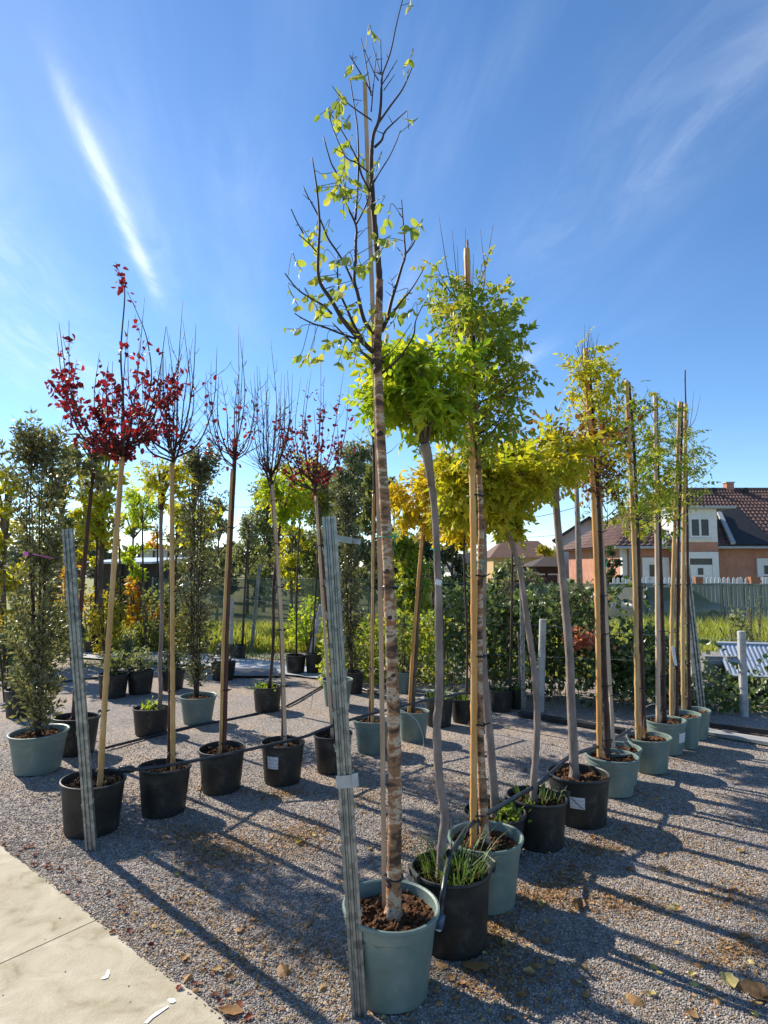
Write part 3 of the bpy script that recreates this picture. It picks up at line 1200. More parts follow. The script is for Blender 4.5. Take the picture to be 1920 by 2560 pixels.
def spire(p, path, crown, half, n, material, size=.13, nb=22, bare=6, bare_top=None, nobj=200, brown=0, tmpls=None, twig='twig', shape=None):
    """sparse upright crown round a staked leader: path = stem in px, crown = (bottom row, top row)"""
    W = Wood(p)
    ys = [q[1] for q in path]

    def at(py):
        for i in range(len(path) - 1):
            if path[i][1] >= py >= path[i + 1][1]:
                t = (path[i][1] - py) / max(1e-6, path[i][1] - path[i + 1][1])
                return path[i][0] + (path[i + 1][0] - path[i][0]) * t
        return path[-1][0]

    y0, y1 = crown
    tips = []
    for i in range(nb):
        f = (i + RN.random()) / nb
        py = y0 + (y1 - y0) * f * .9
        s = P(at(py), py, p.Y)
        a = RN.uniform(0, 6.28)
        hw = half * (shape(f) if shape else (1.0 - .55 * abs(f - .35)))
        L = hw * mpp(s) * RN.uniform(.6, 1.15)
        up = RN.uniform(.5, 1.3)
        e = s + Vector((math.cos(a) * L, math.sin(a) * L, L * up))
        mid = s.lerp(e, .5) + Vector((math.cos(a), math.sin(a), -.2)) * L * .12
        q = W.branch([s, mid, e], .006 * (1 - .5 * f), .0012, 5)
        tips += [(x, (e - s).normalized(), f) for x in q[2:]]
        for k in range(2):
            j = RN.randrange(2, len(q) - 1)
            e2 = q[j] + Vector((RN.uniform(-1, 1), RN.uniform(-1, 1), RN.uniform(.3, 1))).normalized() * L * .4
            q2 = W.branch([q[j], e2], .002, .0008, 4, 3)
            tips += [(x, (e2 - q[j]).normalized(), f) for x in q2[1:]]
    for i in range(bare):
        py = y1 + (y0 - y1) * RN.uniform(0, .25)
        s = P(at(py), py, p.Y)
        t = bare_top or (y1 - 60)
        a = RN.uniform(0, 6.28)
        Hh = (P(at(y1), t, p.Y).z - s.z) * RN.uniform(.55, 1.0)
        e = s + Vector((math.cos(a) * Hh * RN.uniform(.1, .45), math.sin(a) * Hh * .35, Hh))
        W.branch([s, s.lerp(e, .4) + Vector((math.cos(a) * Hh * .1, 0, 0)), e], .0045, .001, 5)
    W.build(twig)
    idx = NR.integers(0, len(tips), n)
    pos = np.array([tuple(tips[i][0]) for i in idx]) + NR.normal(0, .02, (n, 3))
    d = np.array([tuple(tips[i][1]) for i in idx]) * .6 + unit(n) * .8 + np.array([0, 0, -.35])
    ff = np.array([tips[i][2] for i in idx])
    T = frames(pos, d, NR.uniform(.6, 1.2, n) * size, np.array([[0, 0, 1.0]] * n) + NR.normal(0, .6, (n, 3)))
    if brown:
        b = (ff < brown) & (NR.random(n) < .75)
        foliage(p.T, 'leaf', OPENFR, T[b], LM['brown'], nobj)
        T = T[~b]
    foliage(p.T, 'leaf', tmpls or OPENFR, T, LM[material], nobj)


def column(p, cx, rows, material, n, size=.05, nobj=250, stems=7, shoots=150, tmpl=None):
    """columnar evergreen: rows = [(photo row, half width px, centre shift px)] from the soil up"""
    W = Wood(p)

    def env(f):
        x = f * (len(rows) - 1)
        i = min(int(x), len(rows) - 2)
        t = x - i
        a, b = rows[i], rows[i + 1]
        return tuple(a[k] + (b[k] - a[k]) * t for k in range(3))

    for i in range(stems):
        a = 2 * math.pi * i / stems
        pts = []
        for f in (0, .2, .4, .6, .8, .97):
            py, hw, sh = env(f)
            q = P(cx + sh, py, p.Y)
            r = hw * mpp(q) * (.12 + .45 * f * RN.uniform(.3, 1))
            pts.append(q + Vector((math.cos(a) * r, math.sin(a) * r, 0)))
        pts[0].z = p.soil - .02
        W.branch(pts, .010, .002, 6)
    pos, d = [], []
    per = max(6, n // shoots)
    for i in range(shoots):
        f = RN.uniform(.02, .9) if i > shoots * .12 else RN.uniform(.82, .94)
        py, hw, sh = env(f)
        q = P(cx + sh, py, p.Y)
        a = RN.uniform(0, 6.28)
        hwm = hw * mpp(q) * max(.35, .85 + .75 * noise.noise(Vector((f * 9, math.cos(a) * 1.3 + cx, math.sin(a) * 1.3))))
        o = Vector((math.cos(a), math.sin(a), 0))
        s = q + o * hwm * RN.uniform(0, .6)
        L = RN.uniform(.10, .26) + .55 * hwm + (RN.uniform(.05, .2) if RN.random() < .12 else 0)
        dr = (o * RN.uniform(.15, .8) + Vector((0, 0, RN.uniform(.6, 1.2)))).normalized()
        e = s + dr * L
        qq = W.branch([s, s.lerp(e, .5) + o * L * .08, e], .0028, .001, 4, 3)
        for k in range(per):
            t = RN.uniform(.08, 1)
            j = min(int(t * (len(qq) - 1)), len(qq) - 1)
            b = qq[j]
            aa = k * 2.4
            side = dr.orthogonal().normalized()
            side = (Matrix.Rotation(aa, 3, dr) @ side)
            pos.append(tuple(b + side * .006))
            d.append(tuple((side * .9 + dr * RN.uniform(.3, 1.0))))
    W.build('dark_bark')
    m = len(pos)
    foliage(p.T, 'leaf', tmpl or tri_leaf(.2, .04, .08), frames(pos, d, NR.uniform(.65, 1.15, m) * size), LM[material], nobj)

# ------------------------------------------------------------------ the tall front tree
GR_FRONT = 'trees in the irrigated row that starts with the tall front tree'
p = potted('potted_tree', 'tall sparse tree with flaking bark in the front green pot beside the ribbed post', 'potted tree', (978, 2476), (973, 2258), 243, 'green', GR_FRONT)
p1 = p


def Z7(*q):
    return [(660 + x / 3.77, y / 3.77) for x, y in q]


def Z8(*q):
    return [(660 + x / 3.77, 480 + y / 3.77) for x, y in q]


TR1 = [(983, 2292), (985, 2200), (987, 2060), (986, 1900), (982, 1720), (975, 1520), (966, 1330), (953, 1120), (946, 960), (944, 860), (946, 800), (948, 700), (941, 610), (935, 540), (929, 440), (929, 380), (934, 335), (946, 305), (952, 262), (954, 200)]
tpts, trad = trunk(p, TR1[:12], 38, 19, 'flaking_bark', n=14, lump=.22, flare=1.35)
trunk(p, TR1[10:], 20, 5, 'dark_bark', name='leader', n=10, lump=.2, foot=False)  # upper stem coloured darker, painting in its shadowed side
st = stake(p, (962, 2270), (912, 206), 17, 'pale_stake', dy=.045, nodes=False, square=True, mid=(946, 1250), ties=())
for (tx, ty, tw) in ((984, 2192, 46), (983, 1960, 36), (976, 1468, 36), (944, 905, 30)):
    q = P(tx, ty, p.Y + .01)
    rr = tw / 2 * mpp(q)
    MB().tube([loc(p, q) + Vector((rr * math.cos(t), rr * .9 * math.sin(t), .003 * math.sin(2 * t))) for t in np.linspace(0, 6.2832, 17)], .006, 5).build('tie', M['black_tie'], st)
# knots and scars on the stem
for (kx, ky) in ((976, 2215), (983, 1690), (975, 1545), (968, 1430), (950, 1085), (942, 925)):
    q = P(kx, ky, p.Y - .018)
    MB().tube([loc(p, q) + Vector((0, .02, 0)), loc(p, q) + Vector((0, .004, .003)), loc(p, q) + Vector((RN.uniform(-.004, .004), -.008, .002))], [.020, .017, .008], 8).build('knot', M['dark_bark'], p.T, smooth=True)
# green twine with a bow
q = P(972, 1340, p.Y - .03)
tw = MB()
r_ = 25 * mpp(q)
c_ = loc(p, q) + Vector((0, .03, 0))
tw.tube([c_ + Vector((r_ * math.cos(t), r_ * math.sin(t), .004 * math.sin(t))) for t in np.linspace(0, 6.2832, 17)], .0022, 5)
k_ = loc(p, P(982, 1336, p.Y - .055))
tw.tube([k_, k_ + Vector((.015, -.01, .022)), k_ + Vector((.036, -.01, .018)), k_ + Vector((.034, -.012, .004)), k_ + Vector((.012, -.012, .006)), k_], .0018, 4)
tw.tube([k_, k_ + Vector((.008, -.012, -.03)), k_ + Vector((.002, -.012, -.07)), k_ + Vector((.004, -.012, -.09))], .0016, 4)
tw.tube([k_, k_ + Vector((-.02, -.012, .002)), k_ + Vector((-.04, -.01, .008))], .0016, 4)
tw.build('twine', M['green_twine'], p.T)

BR = [  # (points, start width, end width px, depth swing)
    (Z8((1030, 1510), (860, 1345), (740, 1200), (640, 1025), (545, 885), (510, 760), (513, 540), (524, 300), (502, 0)) + Z7((480, 1650), (455, 1490)), 13, 3, -.12),
    (Z8((1030, 1505), (940, 1410), (850, 1260), (780, 1100), (720, 960), (695, 830), (695, 600)), 10, 3, .10),
    (Z8((1040, 1330), (960, 1240), (920, 1130), (880, 950), (850, 830), (862, 650), (866, 450), (872, 370), (850, 270), (742, 50)) + Z7((690, 1650), (630, 1530), (560, 1290)), 11, 3, -.05),
    (Z8((872, 300), (950, 150), (990, 30)), 5, 3, .02),
    (Z8((862, 260), (880, 0)) + Z7((890, 1500), (880, 1200), (850, 1000), (810, 740)), 6, 2.5, .05),
    (Z8((1110, 1310), (1160, 1200), (1200, 1030), (1250, 870), (1300, 700), (1330, 600), (1320, 400), (1295, 75)), 11, 3, .12),
    (Z8((1330, 590), (1400, 500), (1440, 410)), 5, 3, .13),
    (Z8((1160, 1205), (1280, 1050), (1400, 900), (1500, 735)), 6, 2.5, -.1),
    (Z8((1030, 1600), (900, 1490), (780, 1370), (640, 1230)), 9, 3, .1),
    (Z8((880, 1390), (700, 1325), (560, 1270), (460, 1240), (350, 1185), (285, 1140)), 6, 2.5, -.12),
    (Z8((640, 1150), (560, 1070), (420, 990), (310, 910), (195, 765)), 6, 3, -.06),
    (Z8((505, 575), (430, 490), (325, 400)), 4, 2.5, -.14),
    (Z8((370, 390), (310, 280), (255, 160)), 3.5, 2.5, -.14),
    (Z8((1110, 1710), (1240, 1600), (1330, 1490), (1410, 1350), (1430, 1210), (1495, 1070)), 7, 2.5, -.1),
    (Z8((1120, 1570), (1230, 1470), (1390, 1240)), 4, 2, .08),
    (Z8((860, 900), (770, 700), (700, 580), (600, 430), (530, 260), (440, 90)) + Z7((430, 1885), (370, 1760)), 6, 3, .08),
    (Z7((1085, 1150), (1190, 1000), (1300, 850), (1370, 700), (1405, 610)), 6, 2, .06),
    (Z7((1040, 1390), (1110, 1320), (1140, 1240), (1240, 1140), (1345, 1045)), 7, 2, -.06),
    (Z7((1345, 1045), (1365, 1215)), 2, 1.5, -.06),
    (Z7((1000, 1790), (1080, 1640), (1180, 1480), (1250, 1330), (1285, 1230)), 4, 2, .1),
    (Z7((1010, 1130), (850, 1020), (730, 920), (640, 810)), 4, 1.6, -.08),
    (Z7((890, 1520), (800, 1350), (700, 1180), (600, 1030)), 4.5, 2, .07),
    (Z7((1010, 900), (960, 600), (915, 360)), 3.5, 2, .03),
    (Z7((1080, 760), (1030, 670), (930, 430)), 3.5, 1.6, -.03),
    (Z7((1010, 870), (940, 740), (830, 560), (810, 520)), 4, 2, -.06),
    (Z7((1110, 800), (1180, 690), (1255, 565)), 3.5, 1.6, .05),
    (Z7((1130, 850), (1230, 705)), 3, 1.6, .07),
    (Z7((1100, 700), (1060, 560), (1020, 410)), 3, 1.6, .02),
    (Z7((1108, 690), (1100, 370)), 3, 1.6, -.03),
    (Z7((1010, 1050), (1040, 700), (1060, 500)), 3.5, 1.6, .05),
    (Z7((1110, 760), (1120, 690), (1190, 500), (1250, 220), (1305, 0)), 5, 2.5, .0),
    (Z7((980, 1620), (880, 1540), (780, 1490), (720, 1380), (640, 1180), (605, 1020)), 4, 1.6, -.1),
    (Z7((995, 1800), (920, 1650), (890, 1520)), 6, 4.5, .03),
    (Z7((780, 1885), (725, 1580)), 3, 2, .1),
    (Z8((1215, 960), (1215, 880), (1180, 790)), 3, 1.2, .12), (Z8((1215, 880), (1150, 840)), 2, 1, .12),
    (Z8((1320, 640), (1300, 590), (1280, 550)), 3, 2, .12),
]
W1 = Wood(p)
for pts, w0, w1, sw in BR:
    q = [P(x, y, p.Y + sw * (i / max(1, len(pts) - 1)) ** .8) for i, (x, y) in enumerate(pts)]
    W1.branch(q, w0 / 2 * mpp(q[0]), w1 / 2 * mpp(q[-1]), 7)
    # buds and short spurs
    for k in range(max(1, len(pts) // 2)):
        a = RN.choice(W1.pts[-len(pts) * 3:])[0]
        e = a + Vector((RN.uniform(-1, 1), RN.uniform(-1, 1), RN.uniform(-.2, 1))).normalized() * RN.uniform(.012, .05)
        W1.m.tube([loc(p, a), loc(p, e)], [.0022, .001], 4)
W1.build('twig')
# compound leaves: thin stalks with paired oval leaflets, mostly on the left side
SPOTS = [(Z8((520, 1130)), 7), (Z8((560, 960)), 8), (Z8((620, 820)), 7), (Z8((740, 640)), 6), (Z8((820, 700)), 6), (Z8((760, 900)), 6), (Z8((780, 1220)), 6), (Z8((860, 1140)), 4),
         (Z8((700, 1400)), 5), (Z8((740, 1500)), 5), (Z8((840, 1480)), 5), (Z8((420, 430)), 5), (Z8((480, 360)), 4), (Z8((600, 350)), 3), (Z8((540, 620)), 4), (Z8((900, 650)), 4), (Z8((1040, 620)), 5),
         (Z8((1060, 420)), 4), (Z8((1120, 450)), 4), (Z8((1200, 470)), 3), (Z8((1060, 1180)), 6), (Z8((960, 1290)), 5), (Z8((1120, 1160)), 4), (Z8((1240, 1180)), 3), (Z8((1340, 970)), 4), (Z8((1380, 1120)), 3),
         (Z8((430, 1000)), 3), (Z8((270, 980)), 4), (Z8((300, 660)), 2), (Z8((420, 1530)), 5), (Z8((330, 1540)), 3), (Z8((460, 1610)), 3), (Z8((590, 1420)), 3), (Z8((320, 1290)), 3), (Z8((1440, 330)), 6),
         (Z8((760, 40)), 5), (Z8((830, 60)), 4), (Z8((900, 140)), 3), (Z8((1100, 110)), 2), (Z8((1180, 220)), 3), (Z8((860, 1560)), 2), (Z8((780, 1080)), 4), (Z8((680, 1000)), 5), (Z8((590, 1060)), 6),
         (Z7((640, 1000)), 6), (Z7((730, 900)), 5), (Z7((700, 1080)), 6), (Z7((780, 1150)), 3), (Z7((770, 1350)), 4), (Z7((760, 1480)), 4), (Z7((920, 1490)), 4), (Z7((1060, 1540)), 3), (Z7((710, 1710)), 6), (Z7((780, 1680)), 5),
         (Z7((840, 1790)), 4), (Z7((640, 1760)), 4), (Z7((1370, 60)), 3), (Z7((1020, 310)), 3), (Z7((1370, 560)), 2), (Z7((1400, 1140)), 2), (Z7((830, 620)), 2), (Z7((920, 730)), 3), (Z7((550, 1640)), 2)]
pos, dr, nrm, sz = [], [], [], []
stk = MB()
for (pp, cnt) in SPOTS:
    c0 = P(pp[0][0], pp[0][1], p.Y + RN.uniform(-.18, .16))
    # stalk from the closest branch point
    best = min(W1.pts, key=lambda b: (b[0] - c0).length)[0]
    hang = Vector((RN.uniform(-1, 1), RN.uniform(-1, 1), RN.uniform(-.9, .1))).normalized()
    L = .045 * cnt ** .6 + .03
    e = c0 + hang * L * .5
    s0 = best if (best - c0).length < .35 else c0 - hang * L * .6
    q = smooth_path([s0, c0 - hang * L * .3 + Vector((0, 0, .02)), c0, e], 4)
    stk.tube([loc(p, x) for x in q], [.0016] * (len(q) - 1) + [.0008], 4)
    cnt = int(round(cnt * 1.55))
    for k in range(cnt):
        t = (k // 2 + 1) / (cnt / 2 + .8)
        b = c0 - hang * L * .45 + hang * L * t
        sd = hang.orthogonal().normalized()
        sd = Matrix.Rotation(RN.uniform(-.4, .4) + (math.pi if k % 2 else 0), 3, hang) @ sd
        dd = (sd * RN.uniform(.5, 1) + hang * RN.uniform(.2, .7) + Vector((0, 0, -RN.uniform(.1, .8)))).normalized()
        pos.append(tuple(b))
        dr.append(tuple(dd))
        sz.append(RN.uniform(.026, .056))
stk.build('leaf_stalks', M['green_twig'], p.T)['kind'] = 'stuff'
foliage(p.T, 'leaf', [OVAL, oval_leaf(.26, .07, .2), oval_leaf(.33, .03, .05)], frames(pos, dr, sz), LM['main'], 400)

# ------------------------------------------------------------------ the rest of the right-hand row
p = potted('potted_tree', 'globe-headed tree with bright green feathery leaves in the grassy black pot behind the front pot', 'potted tree', (1134, 2356), (1107, 2165), 200, 'black', GR_FRONT, handles=2, lean=-.03)
p2 = p
trunk(p, [(1102, 2190), (1104, 2120), (1112, 2050), (1108, 2010), (1098, 1945), (1092, 1820), (1098, 1740), (1097, 1600), (1096, 1470), (1092, 1380), (1088, 1296), (1079, 1210), (1066, 1128)], 24, 17, 'grey_bark', lump=.22)
trunk(p, [(1079, 1215), (1068, 1140), (1060, 1112)], 18, 30, 'grey_bark', name='graft_knob', foot=False)
globe(p, (1040, 975), 125, 145, 520, 'globe', (1064, 1120), .16, nobj=300, droop=.45)
grass_tuft(p, 150, .24, 'dark_grass', width=.004)
for a_ in ((.02, -.19), (.12, -.15)):
    grass_tuft(p, 4, .28, 'dark_grass', name='trailing_grass', at=(a_[0] - .03, a_[1] + .03, p.soil + .02))
tg = MB().box(loc(p, P(1097, 1456, p.Y - .02)), (.028, .004, .026), Matrix.Rotation(.3, 3, 'Y'))
tg.build('tag', M['white_plastic'], p.T)
q = loc(p, P(1090, 1372, p.Y - .02))
tw = MB()
tw.tube([q + Vector((.025 * math.cos(t), .025 * math.sin(t) + .02, .003 * math.sin(t))) for t in np.linspace(0, 6.2832, 13)], .002, 4)
tw.tube([q, q + Vector((-.012, -.01, -.02)), q + Vector((-.016, -.01, -.045))], .0016, 4)
tw.build('twine', M['green_twine'], p.T)

p = potted('potted_tree', 'tree tied to the tallest orange-tan stake, in the second green pot with reddish soil', 'potted tree', (1216, 2256), (1222, 2088), 186, 'green', GR_FRONT)
p3 = p
T3 = [(1212, 2112), (1208, 2020), (1200, 1850), (1197, 1700), (1199, 1500), (1203, 1300), (1194, 1130), (1190, 1010), (1188, 900), (1180, 800), (1172, 690), (1168, 600)]
trunk(p, T3, 26, 6, 'flaking_bark', lump=.18)
stake(p, (1183, 2095), (1167, 622), 17, 'orange_stake', dy=-.03, mid=(1184, 1400), ties=((1192, 2035, 42), (1192, 1810, 40), (1192, 1640, 40), (1192, 1440, 40), (1188, 1240, 40), (1182, 1085, 36)))
spire(p, T3, (1150, 730), 125, 560, 'mixed', .14, nb=44, bare=9, bare_top=560, nobj=300, tmpls=OPENFR + FRONDS[:2])
q = loc(p, P(1200, 1405, p.Y - .05))
tw = MB()
tw.tube([q + Vector((.036 * math.cos(t), .036 * math.sin(t) + .04, .003 * math.sin(t))) for t in np.linspace(0, 6.2832, 13)], .002, 4)
tw.tube([q, q + Vector((.012, -.005, .018)), q + Vector((.02, -.005, -.005)), q + Vector((.006, -.005, -.06))], .0018, 4)
tw.tube([q, q + Vector((-.006, -.005, -.03)), q + Vector((-.003, -.005, -.065))], .0016, 4)
tw.build('twine', M['green_twine'], p.T)

p = potted('potted_tree', 'golden-crowned tree with smooth grey stem in weedy black pot behind the second green pot', 'potted tree', (1238, 2138), (1233, 2026), 156, 'black', GR_FRONT)
trunk(p, [(1240, 2045), (1236, 1990), (1225, 1850), (1213, 1720), (1208, 1650), (1207, 1500), (1210, 1380), (1204, 1280)], 24, 15, 'grey_bark', lump=.12)
globe(p, (1165, 1225), 85, 105, 380, 'yellowgreen', (1200, 1275), .15, nobj=250)
weed(p, 40, .05, 'lime', (.08, -.12), .04)
grass_tuft(p, 40, .15, 'dark_grass')

p = potted('potted_tree', 'umbrella tree with yellow-green crown in the grassy black pot with lifting handles', 'potted tree', (1346, 2108), (1329, 1988), 150, 'black', GR_FRONT, handles=2, lean=-.02)
trunk(p, [(1332, 1990), (1335, 1950), (1340, 1880), (1343, 1780), (1334, 1660), (1328, 1621), (1318, 1550), (1308, 1478), (1298, 1420), (1285, 1375), (1266, 1302)], 19, 13, 'grey_bark', lump=.2)
globe(p, (1268, 1215), 122, 115, 560, 'yellowgreen', (1266, 1305), .17, nobj=300, droop=.5)
grass_tuft(p, 60, .15, 'dark_grass')

p = potted('potted_tree', 'thick-stemmed tree with withered brown and yellow crown in black pot with crossed label', 'potted tree', (1451, 2050), (1441, 1930), 152, 'black', GR_FRONT, lean=-.02, soil='soil')
trunk(p, [(1437, 1955), (1434, 1880), (1427, 1740), (1424, 1642), (1412, 1500), (1402, 1396), (1394, 1310), (1387, 1226)], 23, 17, 'grey_bark', lump=.06, n=12)
trunk(p, [(1390, 1250), (1386, 1215), (1382, 1190)], 18, 30, 'grey_bark', name='graft_knob', foot=False)
globe(p, (1385, 1140), 75, 75, 120, 'yellowgreen', (1385, 1205), .17, nobj=120, spikes=8)
C = P(1415, 1095, p.Y)
n_ = 190
foliage(p.T, 'withered_leaf', BROAD, frames(np.array(C) + NR.normal(0, 1, (n_, 3)) * np.array([.20, .12, .10]), unit(n_) + np.array([0, 0, -.6]), NR.uniform(.035, .065, n_)), LM['brown'], 190)
sticker(p, math.radians(-112), .55, .095, .075, slash=True)

p = potted('potted_tree', 'tree on a bright orange cane with bare spiky top, third green pot of its row', 'potted tree', (1532, 1980), (1518, 1886), 128, 'green', GR_FRONT)
T7 = [(1515, 1895), (1512, 1800), (1506, 1650), (1502, 1500), (1497, 1350), (1490, 1200), (1480, 1050), (1472, 950), (1464, 880)]
trunk(p, [(x + 3, y) for x, y in T7], 17, 7, 'dark_bark', lump=.2)
stake(p, (1499, 1893), (1463, 872), 13, 'orange_stake', dy=-.04, mid=(1490, 1400), ties=((1507, 1850, 30), (1504, 1715, 30), (1500, 1585, 30), (1496, 1490, 30), (1494, 1330, 28)))
spire(p, T7, (1250, 880), 82, 400, 'yellowgreen', .15, nb=38, bare=18, bare_top=822, nobj=240, brown=.32)
MB().tube([loc(p, P(1515, 1402, p.Y - .06)) + Vector((x, 0, z)) for x, z in ((-.01, .02), (.01, .0), (.0, -.05), (.006, -.08))], .003, 4).build('twine', M['green_twine'], p.T)

p = potted('potted_tree', 'slim tree on a pale cream stake, its green pot half hidden behind the orange-caned tree', 'potted tree', (1545, 1955), (1541, 1868), 116, 'green', GR_FRONT)
T7b = [(1528, 1870), (1524, 1750), (1515, 1500), (1502, 1300), (1493, 1150), (1488, 1060)]
trunk(p, T7b, 11, 6, 'brown_bark', dy=.04)
stake(p, (1534, 1868), (1494, 1110), 11, 'pale_stake', dy=-.02, nodes=False, square=True, ties=((1530, 1738, 22), (1528, 1590, 22), (1523, 1480, 22)))
spire(p, [(1540, 1450), (1515, 1300), (1525, 1100), (1525, 1050)], (1330, 1080), 60, 90, 'mixed', .13, nb=16, bare=0, nobj=90)

p = potted('potted_tree', 'narrow green tree with split torn stem base in green pot next to the tied-pipe end', 'potted tree', (1625, 1925), (1611, 1840), 107, 'green', GR_FRONT)
T8 = [(1606, 1848), (1603, 1750), (1597, 1560), (1592, 1400), (1587, 1250), (1580, 1100), (1572, 1000), (1568, 955)]
trunk(p, [(x + 4, y) for x, y in T8], 14, 6, 'dark_bark', lump=.2)
stake(p, (1594, 1845), (1566, 952), 12, 'bamboo', dy=-.04, mid=(1586, 1400), ties=((1600, 1720, 26), (1597, 1580, 26), (1592, 1470, 26), (1585, 1300, 24)))
spire(p, T8, (1340, 990), 66, 240, 'mixed', .15, nb=30, bare=5, bare_top=945, nobj=240)
sp = MB()
for k in range(7):
    b_ = loc(p, P(1604 + RN.uniform(-4, 10), 1835 + RN.uniform(-10, 15), p.Y - .05))
    sp.tube([b_, b_ + Vector((RN.uniform(-.12, .05), RN.uniform(-.05, .0), RN.uniform(.0, .14)))], [.008, .002], 4)
sp.build('torn_bark', M['orange_stake'], p.T)['kind'] = 'stuff'

p = potted('potted_tree', 'narrow leafy tree on a grey-pink stake in green pot with a white paper label', 'potted tree', (1667, 1880), (1660, 1798), 99, 'green', GR_FRONT)
T9 = [(1656, 1806), (1655, 1700), (1652, 1550), (1648, 1400), (1644, 1250), (1640, 1100), (1638, 990)]
trunk(p, [(x + 3, y) for x, y in T9], 13, 6, 'dark_bark', lump=.2)
stake(p, (1645, 1805), (1637, 982), 11, 'pale_stake', dy=-.03, nodes=False, ties=((1651, 1775, 26), (1651, 1690, 26), (1650, 1578, 26), (1647, 1462, 26)))
spire(p, T9, (1340, 1000), 64, 240, 'mixed', .15, nb=30, bare=3, bare_top=975, nobj=240)
sticker(p, math.radians(-55), .55, .10, .085)

p = potted('potted_tree', 'nearly leafless tree on a two-toned tan cane with a hanging white tag, in green pot', 'potted tree', (1710, 1866), (1711, 1784), 86, 'green', GR_FRONT)
T10 = [(1686, 1790), (1688, 1700), (1690, 1500), (1692, 1350), (1697, 1200), (1700, 1080), (1702, 1005)]
trunk(p, [(x + 4, y) for x, y in T10], 11, 5, 'dark_bark', dy=.01, lump=.2)
stake(p, (1678, 1795), (1699, 1005), 10, 'bamboo', dy=-.03, mid=(1681, 1500), ties=((1680, 1665, 20), (1679, 1580, 20), (1682, 1462, 20)))
spire(p, T10, (1330, 1050), 58, 130, 'mixed', .12, nb=18, bare=6, bare_top=985, nobj=90)
MB().box(loc(p, P(1686, 1640, p.Y - .06)), (.028, .003, .18), Matrix.Rotation(-.12, 3, 'Y')).build('tag', M['white_plastic'], p.T)

p = potted('potted_tree', 'bare-topped tree with long whip leader, in the last green pot by the leaning post', 'potted tree', (1737, 1845), (1739, 1774), 78, 'green', GR_FRONT)
T11 = [(1720, 1778), (1719, 1650), (1717, 1450), (1716, 1300), (1714, 1150), (1713, 1040), (1711, 960), (1711, 925)]
trunk(p, [(x + 2, y) for x, y in T11], 10, 3, 'dark_bark', dy=.01, lump=.2)
stake(p, (1708, 1780), (1714, 1010), 10, 'bamboo', dy=-.03, mid=(1707, 1500), ties=((1712, 1745, 20), (1709, 1660, 20), (1709, 1560, 20), (1708, 1460, 20)))
spire(p, T11, (1270, 1060), 62, 70, 'mixed', .11, nb=20, bare=12, bare_top=975, nobj=70)

# ------------------------------------------------------------------ left row: red-leaved trees in black pots
GR_RED = 'red-leaved trees in the row of black pots'
lowheavy = lambda f: max(0.0, 1.15 - 1.5 * f) if f < .75 else .03
p = potted('potted_tree', 'fullest dark red tree with tall leafy leader, in black pot behind the leaning left post', 'potted tree', (229, 2074), (237, 1945), 152, 'black', GR_RED)
trunk(p, [(246, 1975), (250, 1900), (262, 1700), (276, 1500), (288, 1320), (298, 1200), (304, 1120), (306, 1040)], 9, 7, 'red_bark', dy=.03)
stake(p, (249, 1985), (306, 1142), 14, 'bamboo', dy=-.02, mid=(272, 1600), ties=((252, 1925, 22), (257, 1778, 22), (267, 1632, 22), (279, 1475, 22), (292, 1315, 22)))
W = broom(p, (306, 1150), 740, 200, 17, .0085, 6)
lead = W
Wl = Wood(p)
q = Wl.branch([P(306, 1130, p.Y), P(308, 1000, p.Y), P(302, 880, p.Y), P(312, 740, p.Y), P(305, 700, p.Y + .02), P(288, 655, p.Y)], .009, .0015, 6)
Wl.branch([P(345, 1090, p.Y + .03), P(378, 960, p.Y + .08), P(368, 850, p.Y + .06), P(342, 780, p.Y + .05), P(318, 728, p.Y)], .006, .0015, 5)
Wl.build('twig', 'leader')
Wl.B, Wl.H = P(306, 1130, p.Y), (P(306, 655, p.Y) - P(306, 1130, p.Y)).z
leaves_on(p, W, 1350, .046, 'red', lambda f, q: (1.2 if f < .45 else 1.2 - 2.4 * (f - .45)) if f < .9 and q.x < -1.0 else .03, nobj=270)
leaves_on(p, Wl, 34, .046, 'red', lambda f: 6.0 if f > .86 else .35, nobj=30)

p = potted('potted_tree', 'half-bare twiggy red tree on a straight yellow cane, second black pot of the red row', 'potted tree', (409, 2028), (420, 1912), 127, 'black', GR_RED)
trunk(p, [(422, 1920), (424, 1800), (426, 1600), (428, 1400), (430, 1250), (432, 1150)], 9, 9, 'dark_bark', dy=.03)
stake(p, (434, 1915), (430, 1158), 12, 'bamboo', dy=-.02, ties=((430, 1885, 20), (430, 1728, 20), (431, 1638, 20), (431, 1478, 20), (431, 1336, 20)))
W = broom(p, (432, 1160), 760, 125, 15, .009, 6)
leaves_on(p, W, 75, .045, 'red', lowheavy, nobj=90)

p = potted('potted_tree', 'thin red tree with scattered low leaves on dark reddish stem, third of the red row', 'potted tree', (553, 1973), (556, 1868), 116, 'black', GR_RED)
trunk(p, [(559, 1885), (562, 1780), (566, 1600), (574, 1400), (582, 1240), (586, 1160), (586, 1100)], 13, 10, 'red_bark', dy=.01)
stake(p, (551, 1885), (580, 1172), 8, 'bamboo', dy=-.02, mid=(560, 1560), ties=((557, 1858, 20), (563, 1725, 20), (575, 1320, 20)))
W = broom(p, (586, 1165), 815, 90, 14, .008, 6)
leaves_on(p, W, 90, .043, 'red', lowheavy, nobj=100)

